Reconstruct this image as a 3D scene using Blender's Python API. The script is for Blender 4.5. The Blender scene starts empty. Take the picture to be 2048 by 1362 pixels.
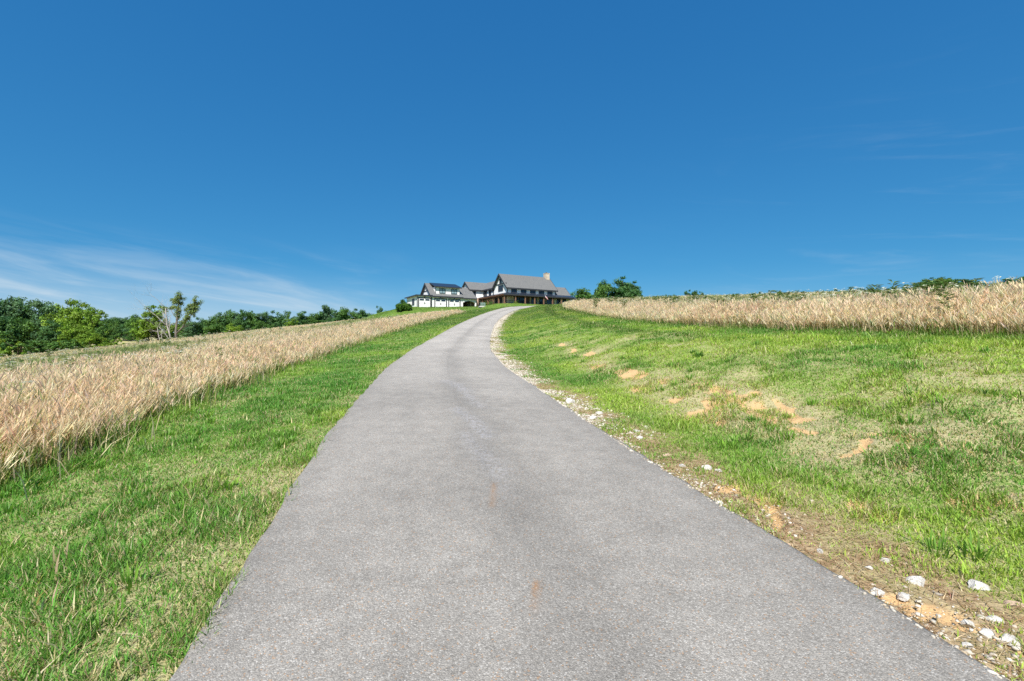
import bpy, math, random
import numpy as np

random.seed(7)
rng = np.random.default_rng(11)
C = bpy.context.scene.collection
F_PX, CX, CY, EYE = 910.0, 1024.0, 681.0, 1.65      # focal length in photo pixels, level camera

# ------------------------------------------------------------------ noise
def _hash(ix, iy, seed):
    h = (ix.astype(np.int64) * 374761393 + iy.astype(np.int64) * 668265263 + seed * 1442695041) & 0xFFFFFFFF
    h = ((h ^ (h >> 13)) * 1274126177) & 0xFFFFFFFF
    h = h ^ (h >> 16)
    return (h & 0xFFFF) / 65535.0

def vnoise(x, y, seed=0):
    x = np.asarray(x, float); y = np.asarray(y, float)
    ix = np.floor(x); iy = np.floor(y)
    fx = x - ix; fy = y - iy
    fx = fx * fx * (3 - 2 * fx); fy = fy * fy * (3 - 2 * fy)
    a = _hash(ix, iy, seed); b = _hash(ix + 1, iy, seed)
    c = _hash(ix, iy + 1, seed); d = _hash(ix + 1, iy + 1, seed)
    return (a * (1 - fx) + b * fx) * (1 - fy) + (c * (1 - fx) + d * fx) * fy

def fbm(x, y, seed=0, octs=3):
    s = 0; w = 1.0; t = 0
    for k in range(octs):
        s = s + w * vnoise(x * 2 ** k + 13.7 * k, y * 2 ** k - 7.1 * k, seed + k); t += w; w *= .5
    return s / t

def sstep(a, b, x):
    t = np.clip((np.asarray(x, float) - a) / (b - a), 0, 1)
    return t * t * (3 - 2 * t)

def softmin(a, b, k):
    return 0.5 * (a + b - np.sqrt((a - b) ** 2 + k * k))

# ------------------------------------------------------------------ terrain
_yy = np.arange(-80, 420, .25)
def table(pts, win):
    p = np.array(pts, float)
    v = np.interp(_yy, p[:, 0], p[:, 1])
    n = int(win / .25) | 1
    k = np.hanning(n + 2)[1:-1]; k /= k.sum()
    return np.convolve(np.pad(v, n // 2, mode='edge'), k, 'valid')
ZR = table([(-80, -4.8), (-20, -1.2), (0, .0), (4, .25), (8.3, .53), (14, .80), (21, 1.2), (28, 1.72), (36, 2.42), (45, 3.24), (55, 4.15),
            (70, 5.7), (84, 7.3), (92, 8.35), (98, 9.1), (104, 9.7), (112, 10.1), (130, 10.2), (160, 9.5), (220, 7), (419, 0)], 5)
XR = table([(-80, 13), (-10, 2.7), (0, .78), (2, .36), (4, -.14), (5.4, -.46), (8.3, -1.02), (14, -2.02), (21, -2.8), (28, -3.15), (36, -3.35),
            (45, -3.45), (55, -3.35), (65, -2.9), (75, -2.1), (84, -.9), (92, -.2), (100, 0), (419, 0)], 4)
def zr(y): return np.interp(y, _yy, ZR)
def xr(y): return np.interp(y, _yy, XR)

HA = math.radians(30)
HU = np.array([math.cos(HA), math.sin(HA)]); HW = np.array([-math.sin(HA), math.cos(HA)])
HC = np.array([-1.0, 105.0])                          # near corner of the main house
def house_ab(x, y):
    dx = x - HC[0]; dy = y - HC[1]
    return dx * HU[0] + dy * HU[1], dx * HW[0] + dy * HW[1]

_RT = np.array([-999, 1.9, 2.8, 3.6, 5, 6.5, 8, 10, 11.5, 70, 140, 999]); _RV = np.array([0, 0, -.03, .02, .3, .70, .95, 1.13, 1.22, 3.9, 5.5, 5.5])
_LT = np.array([-900, -150, -6, -3, -1.9, 999]); _LV = np.array([-13, -11.8, -.3, -.06, 0, 0])

def H(x, y):
    x = np.asarray(x, float); y = np.asarray(y, float)
    t = x - xr(y)
    base = zr(y)
    fade = 1 - .95 * sstep(93, 96.5, y) * (1 - sstep(26, 40, t))
    right = base + np.interp(t, _RT, _RV) * fade
    yc = np.clip(y, -60, 260)
    capr = .75 + .087 * yc + .028 * np.clip(x, 0, 200) + 6 * sstep(30, -20, y)
    right = softmin(right, capr + .2 * np.exp(-((y - 30) / 30) ** 2), .35)
    left = base + np.interp(t, _LT, _LV)
    capl = .75 + .0855 * yc + .107 * np.clip(x, -260, 0) + 6 * sstep(30, -20, y)
    left = softmin(left, capl, .35)
    left = left + (.06 * np.clip(y - 132, 0, 200) + .05 * np.clip(y - 190, 0, 130)) * sstep(-.69, -.79, x / np.maximum(y, 1))
    z = np.where(t > 0, right, left)
    z = np.where(np.abs(t) < 2.2, np.where(t > 0, np.maximum(right, base - .03), base - .0 + np.interp(t, _LT, _LV)), z)
    a, b = house_ab(x, y)
    d1 = np.hypot(np.maximum(np.maximum(-19.5 - a, a + 3), 0), np.maximum(np.maximum(8.4 - b, b - 22), 0))
    d2 = np.hypot(np.maximum(np.maximum(-4 - a, a - 20), 0), np.maximum(np.maximum(-3 - b, b - 22), 0))
    w = np.maximum(sstep(12, 0, d1), sstep(4, 0, d2))
    w = w * sstep(88, 97, y)
    pad = 9.15 + np.clip((a + 18) / 18, 0, 1) * .85
    z = z * (1 - w) + pad * w
    r = np.hypot(x, y)
    off = sstep(2.3, 4.5, np.abs(t))
    z = z + off * ((fbm(x * .9, y * .9, 3) - .5) * .10 + (fbm(x * .12, y * .12, 5) - .5) * .5 * sstep(6, 30, np.abs(t)))
    bank = sstep(3.2, 4.4, t) * sstep(9, 6.5, t)
    z = z + bank * (fbm(x * 1.3, y * 1.3, 15) - .5) * .30 * sstep(60, 20, r)          # lumpy eroded cut
    z = z + off * (vnoise(x * 4, y * 4, 9) - .5) * .035 * sstep(40, 15, r)
    return z

def px2ground(px, py):
    k = (px - CX) / F_PX; e = (CY - py) / F_PX
    d = np.concatenate([np.arange(1.2, 30, .02), np.arange(30, 260, .2)])
    f = EYE + e * d - H(k * d, d)
    i = np.argmax(f < 0)
    return k * d[i], d[i]

# field / lawn masks
def tall_left(x, y):
    t = x - xr(y)
    n = (fbm(y * .35, x * .2, 21) - .5) * 1.3
    e = np.interp(y, [0, 5, 11, 25, 45, 80, 90], [-5.3, -5.45, -5.8, -6.3, -7.4, -7.9, -8.6]) + n
    lawn = (y > 84.5 + n * 2) & (x > -26 + n * 2 - (y - 85) * .6)
    return np.where((t < e) & ~lawn, e - t, -1)        # distance into the field
def tall_right(x, y):
    t = x - xr(y)
    n = (fbm(y * .3, x * .2, 31) - .5) * .9
    e = 10.7 + n + np.clip(y - 84, 0, 200) * .9
    return np.where(t > e, t - e, -1)

# clay patches seen on the right bank and shoulder: px centre, px width, px height
PATCH = [(1534, 1013, 62, 34), (1546, 1046, 38, 26), (1742, 1020, 74, 26), (1806, 931, 24, 18), (1811, 1203, 95, 26), (1903, 1243, 105, 36),
         (1976, 1276, 70, 32), (1468, 977, 44, 22), (1265, 752, 46, 20), (1201, 733, 30, 8), (1244, 742, 30, 10), (1335, 760, 32, 10),
         (1287, 778, 40, 14), (1386, 766, 22, 9), (1425, 822, 50, 34), (1471, 795, 44, 22), (1521, 825, 44, 34), (1574, 822, 30, 34),
         (1588, 860, 22, 18), (1390, 841, 60, 16), (1352, 798, 40, 14), (1444, 781, 30, 12), (1780, 872, 60, 14), (1820, 892, 66, 14),
         (1805, 935, 24, 20), (1428, 807, 34, 26), (1400, 830, 60, 14), (1180, 706, 26, 7), (1125, 690, 16, 6), (1140, 697, 12, 5), (1700, 905, 60, 14), (2030, 1010, 60, 30), (1950, 1000, 50, 20)]
_pg = []
for (px, py, w, h) in PATCH:
    x, y = px2ground(px, py); x1, y1 = px2ground(px, py - h * .5); x2, y2 = px2ground(px, py + h * .5)
    _pg.append((x, y, max(.05, w * .6 / F_PX * y), max(.06, abs(y1 - y2) * .62)))
def clay(x, y):
    m = np.zeros(np.shape(x))
    wx = x + (fbm(x * 3, y * 3, 41) - .5) * .5; wy = y + (fbm(x * 3, y * 3, 47) - .5) * .5
    for (cx, cy, rx, ry) in _pg:
        q = ((wx - cx) / rx) ** 2 + ((wy - cy) / ry) ** 2
        m = np.maximum(m, np.exp(-q * .75))
    return sstep(.3, .75, m + (fbm(x * 6, y * 6, 43) - .5) * .45)
def clay_wide(x, y):                                     # worn, dry margin round each bare patch
    m = np.zeros(np.shape(x))
    for (cx, cy, rx, ry) in _pg:
        m = np.maximum(m, np.exp(-(((x - cx) / (rx * 2.2)) ** 2 + ((y - cy) / (ry * 2.2)) ** 2)))
    return m
def shoulder(x, y):
    t = x - xr(y)
    n = fbm(x * 2.2, y * 2.2, 51)
    w = .56 + .12 * sstep(20, 3, y)
    return sstep(1.75, 1.85, t) * sstep(2.0 + w + .3, 1.95 + w * .35, t + (n - .5) * 1.1) * sstep(90, 60, y)
def dryness(x, y):
    t = x - xr(y)
    bank = sstep(3.2, 4.5, t) * sstep(9.0, 6.5, t)
    n = fbm(x * .8, y * .8, 61)
    near = sstep(10, 3, y)
    left = sstep(-4.3, -2.6, t) * sstep(0, -1, t) * .45 * near + clay_wide(x, y) * .75
    return np.clip((n - .42) * 1.4 + bank * .32 * sstep(30, 7, y) + left + sstep(-2.5, -1.9, t) * (t < 0) * .25 - .15 + .12 * near, 0, 1)

# ------------------------------------------------------------------ mesh helpers
def mesh_np(name, V, faces, mat, col=None, smooth=False, parent=None, attrs=None, link=True):
    me = bpy.data.meshes.new(name)
    V = np.asarray(V, np.float32)
    me.vertices.add(len(V)); me.vertices.foreach_set('co', V.ravel())
    loops = np.concatenate([f.ravel() for f in faces]).astype(np.int32)
    cnt = np.concatenate([np.full(len(f), f.shape[1], np.int32) for f in faces])
    start = np.concatenate([[0], np.cumsum(cnt)[:-1]]).astype(np.int32)
    me.loops.add(len(loops)); me.loops.foreach_set('vertex_index', loops)
    me.polygons.add(len(cnt)); me.polygons.foreach_set('loop_start', start); me.polygons.foreach_set('loop_total', cnt)
    if smooth: me.polygons.foreach_set('use_smooth', np.ones(len(cnt), bool))
    me.update(calc_edges=True)
    if col is not None:
        a = me.color_attributes.new('Col', 'FLOAT_COLOR', 'POINT')
        c4 = np.ones((len(V), 4), np.float32); c4[:, :3] = col
        a.data.foreach_set('color', c4.ravel())
    for k, v in (attrs or {}).items():
        a = me.attributes.new(k, 'FLOAT', 'POINT'); a.data.foreach_set('value', np.asarray(v, np.float32))
    me.materials.append(mat)
    if not link: return me
    return link_mesh(name, me, parent)

def link_mesh(name, me, parent=None):
    o = bpy.data.objects.new(name, me); C.objects.link(o)
    if parent: o.parent = parent
    return o

def tag(o, label, cat, group=None, kind=None):
    o['label'] = label; o['category'] = cat
    if group: o['group'] = group
    if kind: o['kind'] = kind
    return o

def empty(name, loc, rz=0, s=1):
    o = bpy.data.objects.new(name, None); C.objects.link(o)
    o.location = loc; o.rotation_euler = (0, 0, rz); o.scale = (s, s, s) if not isinstance(s, tuple) else s
    o.empty_display_size = .3
    return o

class MB:
    """collects boxes, prisms and tubes into one mesh"""
    def __init__(s): s.v = []; s.f = []
    def add(s, vs, fs):
        n = len(s.v); s.v += [tuple(v) for v in vs]; s.f += [tuple(i + n for i in f) for f in fs]
    def box(s, x0, x1, y0, y1, z0, z1):
        s.hexa([(x0, y0, z0), (x1, y0, z0), (x1, y1, z0), (x0, y1, z0), (x0, y0, z1), (x1, y0, z1), (x1, y1, z1), (x0, y1, z1)])
    def hexa(s, p):
        s.add(p, [(3, 2, 1, 0), (4, 5, 6, 7), (0, 1, 5, 4), (1, 2, 6, 5), (2, 3, 7, 6), (3, 0, 4, 7)])
    def slab(s, p, th):                                # quad p (counter-clockwise from above) thickened downwards
        s.hexa([(q[0], q[1], q[2] - th) for q in p] + list(p))
    def prism(s, poly, axis, c0, c1):                  # polygon in the (other, z) plane extruded along axis
        n = len(poly)
        mk = (lambda c, q: (c, q[0], q[1])) if axis == 0 else (lambda c, q: (q[0], c, q[1]))
        s.add([mk(c0, q) for q in poly] + [mk(c1, q) for q in poly],
              [tuple(range(n - 1, -1, -1)), tuple(range(n, 2 * n))] + [(i, (i + 1) % n, n + (i + 1) % n, n + i) for i in range(n)])
    def tube(s, pts, rad, n=6):
        base = len(s.v); P = [np.array(p, float) for p in pts]
        for i, p in enumerate(P):
            d = P[min(i + 1, len(P) - 1)] - P[max(i - 1, 0)]; d = d / (np.linalg.norm(d) + 1e-9)
            u = np.cross(d, (0.31, 0.95, 0.02)); u /= np.linalg.norm(u) + 1e-9; v = np.cross(d, u)
            for k in range(n):
                a = 2 * math.pi * k / n
                s.v.append(tuple(p + rad[i] * (math.cos(a) * u + math.sin(a) * v)))
        for i in range(len(P) - 1):
            for k in range(n):
                s.f.append((base + i * n + k, base + i * n + (k + 1) % n, base + (i + 1) * n + (k + 1) % n, base + (i + 1) * n + k))
        s.f.append(tuple(base + k for k in range(n - 1, -1, -1))); e = base + (len(P) - 1) * n
        s.f.append(tuple(e + k for k in range(n)))
    def mesh(s, name, mat, smooth=False):
        me = bpy.data.meshes.new(name); me.from_pydata(s.v, [], s.f); me.materials.append(mat)
        import bmesh
        bm = bmesh.new(); bm.from_mesh(me); bmesh.ops.recalc_face_normals(bm, faces=bm.faces); bm.to_mesh(me); bm.free()
        if smooth:
            for p in me.polygons: p.use_smooth = True
        return me
    def build(s, name, mat, parent=None, smooth=False):
        return link_mesh(name, s.mesh(name, mat, smooth), parent)

# ------------------------------------------------------------------ materials
class NT:
    def __init__(s, name):
        s.m = bpy.data.materials.new(name); s.m.use_nodes = True; s.t = s.m.node_tree
        s.t.nodes.clear(); s.out = s.n('ShaderNodeOutputMaterial')
    def n(s, typ, **kw):
        o = s.t.nodes.new(typ)
        for k, v in kw.items(): setattr(o, k, v)
        return o
    def set(s, sock, v):
        if isinstance(v, bpy.types.NodeSocket): s.t.links.new(v, sock)
        elif isinstance(v, (tuple, list)) and len(v) == 3 and sock.type == 'RGBA': sock.default_value = (*v, 1)
        else: sock.default_value = v
    def attr(s, name): return s.n('ShaderNodeAttribute', attribute_name=name)
    def coord(s, which='Object'): return s.n('ShaderNodeTexCoord').outputs[which]
    def noise(s, vec, scale, detail=4, rough=.55, dist=0, out='Fac'):
        o = s.n('ShaderNodeTexNoise'); s.set(o.inputs['Vector'], vec); s.set(o.inputs['Scale'], scale); s.set(o.inputs['Detail'], detail)
        s.set(o.inputs['Roughness'], rough); s.set(o.inputs['Distortion'], dist); return o.outputs[out]
    def math(s, op, a, b=0., c=None, clamp=False):
        o = s.n('ShaderNodeMath', operation=op, use_clamp=clamp); s.set(o.inputs[0], a); s.set(o.inputs[1], b)
        if c is not None: s.set(o.inputs[2], c)
        return o.outputs[0]
    def rng(s, v, a, b, c=0., d=1., smooth=False):
        o = s.n('ShaderNodeMapRange', interpolation_type='SMOOTHSTEP' if smooth else 'LINEAR'); s.set(o.inputs['Value'], v)
        for k, q in zip(('From Min', 'From Max', 'To Min', 'To Max'), (a, b, c, d)): s.set(o.inputs[k], q)
        return o.outputs[0]
    def mix(s, f, a, b, mode='MIX'):
        o = s.n('ShaderNodeMix', data_type='RGBA', blend_type=mode)
        s.set(o.inputs[0], f); s.set(o.inputs[6], a); s.set(o.inputs[7], b); return o.outputs[2]
    def bump(s, h, strength=.5, dist=.02):
        o = s.n('ShaderNodeBump'); s.set(o.inputs['Height'], h); s.set(o.inputs['Strength'], strength); s.set(o.inputs['Distance'], dist); return o.outputs[0]
    def bsdf(s, col, rough=.8, spec=.3, metal=0., normal=None):
        o = s.n('ShaderNodeBsdfPrincipled'); s.set(o.inputs['Base Color'], col); s.set(o.inputs['Roughness'], rough)
        s.set(o.inputs['Specular IOR Level'], spec); s.set(o.inputs['Metallic'], metal)
        if normal is not None: s.set(o.inputs['Normal'], normal)
        return o.outputs[0]
    def done(s, sh): s.t.links.new(sh, s.out.inputs['Surface']); return s.m

def leaf_mat(name, trans=.35, rough=.55, spec=.25, tint=(1.15, 1.1, .55)):
    t = NT(name); c = t.attr('Col').outputs['Color']
    tr = t.n('ShaderNodeBsdfTranslucent'); t.set(tr.inputs['Color'], t.mix(1., c, tint, 'MULTIPLY'))
    m = t.n('ShaderNodeMixShader'); t.set(m.inputs[0], trans)
    t.t.links.new(t.bsdf(c, rough, spec), m.inputs[1]); t.t.links.new(tr.outputs[0], m.inputs[2])
    return t.done(m.outputs[0])

def plain(name, col, rough=.7, spec=.3, var=.12, scale=3., metal=0., bump=0.):
    t = NT(name); co = t.coord()
    n = t.noise(co, scale, 5)
    c = t.mix(n, tuple(x * (1 - var) for x in col), tuple(min(1, x * (1 + var)) for x in col))
    nm = t.bump(t.noise(co, scale * 6, 4), bump) if bump else None
    return t.done(t.bsdf(c, rough, spec, metal, nm))

M = {}
M['blade'] = leaf_mat('grass_blade', .4, .5, .25, (1.1, 1.1, .5))
M['straw'] = leaf_mat('tall_grass_straw', .5, .6, .12, (1.05, 1., .9))
M['leaf'] = leaf_mat('tree_leaf', .28, .55, .2, (1.2, 1.15, .4))
M['petal'] = leaf_mat('flower_petal', .3, .7, .1, (1, 1, 1))

def ground_material():
    t = NT('meadow_soil'); co = t.coord()
    A = lambda k: t.attr(k).outputs['Fac']
    n1 = t.noise(co, 2.2, 6, .6); n2 = t.noise(co, 14, 5, .65); n3 = t.noise(co, .25, 3)
    thatch = t.mix(n2, (.27, .24, .12), (.47, .42, .25))
    green = t.mix(n1, (.10, .20, .03), (.20, .29, .05))
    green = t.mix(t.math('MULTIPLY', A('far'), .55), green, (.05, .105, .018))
    g = t.math('SUBTRACT', t.rng(n2, .30, .55, .1, 1.0), t.math('MULTIPLY', A('dry'), .95), clamp=True)
    g = t.math('ADD', g, A('far'), clamp=True)
    lawn = t.mix(g, thatch, green)
    fld = t.mix(t.rng(n3, .4, .62), (.42, .34, .19), (.34, .33, .13))
    fld = t.mix(t.rng(n2, .35, .7, 0, .5), fld, (.27, .28, .10))
    c = t.mix(A('field'), lawn, fld)
    sh = t.mix(t.rng(n2, .4, .6), (.22, .135, .075), (.42, .31, .195))
    c = t.mix(A('shoulder'), c, sh)
    cl = t.mix(n2, (.46, .275, .125), (.60, .42, .225))
    cm = t.rng(t.math('ADD', A('clay'), t.math('MULTIPLY', t.math('SUBTRACT', t.noise(co, 11, 8, .78), .5), 1.5)), .28, .66, 0, .95)
    c = t.mix(t.math('MULTIPLY', cm, t.math('GREATER_THAN', A('clay'), .02)), c, cl)
    nm = t.bump(t.math('ADD', n2, t.noise(co, 60, 3)), .7, .03)
    return t.done(t.bsdf(c, .95, .1, 0, nm))

def asphalt_material():
    t = NT('chip_seal_asphalt'); co = t.coord()
    v = t.n('ShaderNodeTexVoronoi'); t.set(v.inputs['Vector'], co); t.set(v.inputs['Scale'], 135.)
    sep = t.n('ShaderNodeSeparateColor'); t.t.links.new(v.outputs['Color'], sep.inputs[0])
    r = t.n('ShaderNodeValToRGB'); cr = r.color_ramp
    stops = [(0, (.190, .175, .153)), (.18, (.235, .218, .193)), (.5, (.275, .255, .226)), (.75, (.312, .290, .257)), (.93, (.36, .337, .303)), (1, (.45, .43, .395))]
    while len(cr.elements) < len(stops): cr.elements.new(.5)
    for e, (p, c) in zip(cr.elements, stops): e.position = p; e.color = (*c, 1)
    t.set(r.inputs[0], sep.outputs[0])
    c = r.outputs[0]
    c = t.mix(t.math('GREATER_THAN', sep.outputs[1], .965), c, (.34, .235, .155))           # tan and rusty chips
    edge = t.rng(v.outputs['Distance'], .25, .75, 1, .75)
    c = t.mix(1., c, edge, 'MULTIPLY')
    big = t.noise(co, .55, 5, .6); med = t.noise(co, 5, 5, .65)
    k = t.math('MULTIPLY', t.rng(big, .3, .7, .90, 1.16), t.rng(med, .3, .7, .88, 1.12))
    lat = t.attr('lat').outputs['Fac']
    wob = t.math('ADD', lat, t.rng(t.noise(co, .35, 3), 0, 1, -.3, .3))
    track = t.math('ABSOLUTE', t.math('SUBTRACT', wob, .12))
    k = t.math('MULTIPLY', k, t.rng(track, .0, .55, .82, 1.0, True))
    edge2 = t.math('ABSOLUTE', lat)
    sxyz = t.n('ShaderNodeSeparateXYZ'); t.set(sxyz.inputs[0], co); k = t.math('MULTIPLY', k, t.rng(sxyz.outputs[1], 2.0, 24, 1.03, 1.33, True))   # brighter light on the distant road painted into the colour, rising uphill
    k = t.math('MULTIPLY', k, t.rng(edge2, 1.45, 1.8, 1.0, .88))
    kk = t.n('ShaderNodeCombineColor')
    for i in range(3): t.set(kk.inputs[i], k)
    c = t.mix(1., c, kk.outputs[0], 'MULTIPLY')
    sc = t.math('MULTIPLY', t.attr('scuff').outputs['Fac'], t.rng(t.noise(co, 22, 4, .7), .45, .62))
    c = t.mix(t.math('MULTIPLY', sc, .42), c, (.50, .50, .54))
    rust = t.math('MULTIPLY', t.attr('rust').outputs['Fac'], t.rng(t.noise(co, 45, 4, .7), .3, .6, .35, 1))
    c = t.mix(t.math('MULTIPLY', rust, .75), c, (.30, .135, .03))
    h = t.math('ADD', t.rng(v.outputs['Distance'], 0, .6, 1, 0), t.math('MULTIPLY', sep.outputs[2], .7))
    nm = t.bump(h, .55, .006)
    return t.done(t.bsdf(c, .72, .35, 0, nm))

def roof_material():
    t = NT('weathered_shingle'); co = t.coord()
    b = t.n('ShaderNodeTexBrick'); t.set(b.inputs['Scale'], 4.5); mp = t.n('ShaderNodeMapping')
    mp.inputs['Rotation'].default_value = (math.radians(60), 0, 0); t.set(mp.inputs['Vector'], co); t.set(b.inputs['Vector'], mp.outputs[0])
    t.set(b.inputs['Color1'], (.122, .124, .124)); t.set(b.inputs['Color2'], (.172, .172, .168)); t.set(b.inputs['Mortar'], (.10, .105, .112)); t.set(b.inputs['Mortar Size'], .02)
    c = t.mix(t.rng(t.noise(co, 1.1, 4), .35, .65, 0, .5), b.outputs['Color'], (.15, .148, .145))
    return t.done(t.bsdf(c, .9, .15))

def siding_material():
    t = NT('white_board_siding'); co = t.coord()
    n = t.noise(co, 1.3, 4)
    c = t.mix(n, (.80, .785, .765), (.86, .845, .825))
    return t.done(t.bsdf(c, .6, .3))

def stone_material():
    t = NT('tan_field_stone'); co = t.coord()
    v = t.n('ShaderNodeTexVoronoi'); t.set(v.inputs['Vector'], co); t.set(v.inputs['Scale'], 3.2)
    sep = t.n('ShaderNodeSeparateColor'); t.t.links.new(v.outputs['Color'], sep.inputs[0])
    c = t.mix(sep.outputs[0], (.42, .33, .23), (.66, .56, .43))
    c = t.mix(t.rng(v.outputs['Distance'], .35, .6, 0, .5), c, (.45, .4, .34))
    return t.done(t.bsdf(c, .9, .1))

def rock_material(name='limestone', a=(.32, .285, .235), b=(.68, .655, .61)):
    t = NT(name); co = t.coord()
    n = t.noise(co, 12, 6, .65)
    c = t.mix(t.rng(n, .28, .62), a, b)
    return t.done(t.bsdf(c, .9, .15, 0, t.bump(n, .5, .03)))

def bark_material(name, a, b):
    t = NT(name); co = t.coord()
    mp = t.n('ShaderNodeMapping'); mp.inputs['Scale'].default_value = (4, 4, .8); t.set(mp.inputs['Vector'], co)
    n = t.noise(mp.outputs[0], 2, 6, .7)
    return t.done(t.bsdf(t.mix(n, a, b), .95, .1, 0, t.bump(n, .6, .05)))

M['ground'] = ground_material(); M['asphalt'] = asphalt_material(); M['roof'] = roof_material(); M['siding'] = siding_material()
M['stone'] = stone_material(); M['rock'] = rock_material(); M['rock_tan'] = rock_material('tan_limestone', (.26, .18, .12), (.56, .42, .31))
M['bark'] = bark_material('brown_bark', (.07, .05, .035), (.17, .13, .10)); M['deadwood'] = bark_material('grey_dead_wood', (.22, .20, .175), (.50, .47, .43))
M['trim'] = plain('charcoal_trim', (.035, .037, .042), .5, .4)
M['metalroof'] = plain('dark_blue_metal_roof', (.03, .04, .06), .35, .5, metal=.4)
M['door'] = plain('white_door_paint', (.84, .825, .805), .5, .35, .03)
M['greytrim'] = plain('grey_trim', (.10, .105, .11), .5, .3)
M['wood'] = plain('stained_timber', (.105, .05, .03), .7, .3, .35, 2)
M['post'] = plain('cedar_post', (.20, .11, .068), .7, .3, .3, 2)
M['brick'] = plain('pale_pink_brick', (.52, .37, .29), .9, .1, .2, 5)
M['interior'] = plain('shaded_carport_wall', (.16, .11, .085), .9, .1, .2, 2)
M['concrete'] = plain('pale_concrete', (.5, .48, .45), .9, .1, .1, 4)
M['box_green'] = plain('olive_green_enamel', (.13, .19, .15), .45, .4, .08, 2)
M['black'] = plain('black_iron', (.015, .015, .017), .5, .4)
M['furniture'] = plain('navy_painted_wood', (.02, .03, .055), .5, .4)
M['red'] = plain('flag_red', (.50, .03, .05), .8, .1, .05); M['white'] = plain('flag_white', (.8, .8, .8), .8, .1, .03); M['navy'] = plain('flag_navy', (.02, .03, .14), .8, .1, .05)
def glass_material(name, col, rough=.08):
    t = NT(name); c = t.mix(t.noise(t.coord(), 1.2, 3), tuple(x * .7 for x in col), col)
    return t.done(t.bsdf(c, rough, .6))
M['glass'] = glass_material('dark_window_glass', (.02, .035, .06)); M['pale_glass'] = glass_material('pale_blue_glass', (.30, .42, .46), .25)  # second glass: pale blue-grey base colour for the dormer panes

# ------------------------------------------------------------------ camera, sky, sun
cam = bpy.data.cameras.new('camera'); co = bpy.data.objects.new('camera', cam); C.objects.link(co)
cam.sensor_width = 36; cam.lens = 36 * F_PX / 2048; cam.clip_start = .05; cam.clip_end = 6000
co.location = (0, 0, EYE); co.rotation_euler = (math.radians(90), 0, 0)
sc = bpy.context.scene; sc.camera = co
SUN_EL, SUN_AZ = math.radians(52), math.radians(180 + 9)      # azimuth clockwise from +Y: behind the camera, to the left
sd = np.array([math.sin(SUN_AZ) * math.cos(SUN_EL), math.cos(SUN_AZ) * math.cos(SUN_EL), math.sin(SUN_EL)])
sun = bpy.data.lights.new('sun', 'SUN'); so = bpy.data.objects.new('sun', sun); C.objects.link(so)
sun.energy = 5.0; sun.angle = math.radians(.53); sun.color = (1, .955, .88)
from mathutils import Vector
so.rotation_euler = Vector(sd).to_track_quat('Z', 'Y').to_euler(); so.location = (-40, -40, 80)

def make_world():
    w = bpy.data.worlds.new('World'); sc.world = w; w.use_nodes = True
    t = NT.__new__(NT); t.t = w.node_tree; t.t.nodes.clear()
    out = t.n('ShaderNodeOutputWorld'); bg = t.n('ShaderNodeBackground')
    sky = t.n('ShaderNodeTexSky', sky_type='NISHITA'); sky.sun_disc = False
    sky.sun_elevation = SUN_EL; sky.sun_rotation = SUN_AZ; sky.altitude = 1000; sky.air_density = .83; sky.dust_density = .08; sky.ozone_density = 2.5
    # deep polarised blue: flatter, more saturated than the raw sky model
    sr = t.n('ShaderNodeSeparateColor'); t.t.links.new(sky.outputs[0], sr.inputs[0]); cc = t.n('ShaderNodeCombineColor')
    for i, (g, a) in enumerate(((.85, .175), (.55, .81), (.37, 1.72))): t.set(cc.inputs[i], t.math('MULTIPLY', t.math('POWER', sr.outputs[i], g), a))
    c = cc.outputs[0]
    # thin cirrus by compass direction and elevation
    sp = t.n('ShaderNodeSeparateXYZ'); t.t.links.new(t.coord('Generated'), sp.inputs[0])
    az = t.math('ARCTAN2', sp.outputs[0], sp.outputs[1]); el = t.math('ARCSINE', sp.outputs[2])
    tilt = t.math('ADD', el, t.math('MULTIPLY', az, .13))
    cb = t.n('ShaderNodeCombineXYZ'); t.set(cb.inputs[0], t.math('MULTIPLY', az, 2.2)); t.set(cb.inputs[1], t.math('MULTIPLY', tilt, 17.))
    n = t.noise(cb.outputs[0], 1.25, 8, .58, .9)
    cb2 = t.n('ShaderNodeCombineXYZ'); t.set(cb2.inputs[0], t.math('MULTIPLY', az, 9.)); t.set(cb2.inputs[1], t.math('MULTIPLY', tilt, 60.))
    n2 = t.noise(cb2.outputs[0], 1.0, 6, .6, 1.2)
    n = t.math('ADD', n, t.math('MULTIPLY', t.math('SUBTRACT', n2, .5), .16))
    cl = t.rng(n, .40, .80, 0, 1, True)
    m = t.math('MULTIPLY', t.rng(el, .21, .055, 0, 1, True), t.rng(az, -.08, -.5, .0, 1, True))
    wisps = t.math('MULTIPLY', cl, m)
    right = t.math('MULTIPLY', t.math('MULTIPLY', t.rng(n, .5, .8, 0, .25, True), t.rng(el, .5, .1, 0, 1, True)), t.rng(az, .2, .8, 0, 1, True))
    low = t.math('MULTIPLY', t.rng(el, .16, .0, 0, .66, True), t.rng(az, -.05, -.62, .26, 1, True))
    f = t.math('MINIMUM', t.math('ADD', t.math('ADD', t.math('MULTIPLY', wisps, .66), t.math('MULTIPLY', right, .9)), low), .8)
    c = t.mix(f, c, (3.0, 3.7, 4.3))
    t.set(bg.inputs['Color'], c); t.set(bg.inputs['Strength'], .12)
    t.t.links.new(bg.outputs[0], out.inputs['Surface'])
make_world()
sc.view_settings.view_transform = 'Standard'; sc.view_settings.look = 'None'; sc.view_settings.exposure = .69; sc.view_settings.gamma = 1
sc.cycles.max_bounces = 6; sc.cycles.transparent_max_bounces = 4; sc.cycles.use_denoising = False

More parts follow.
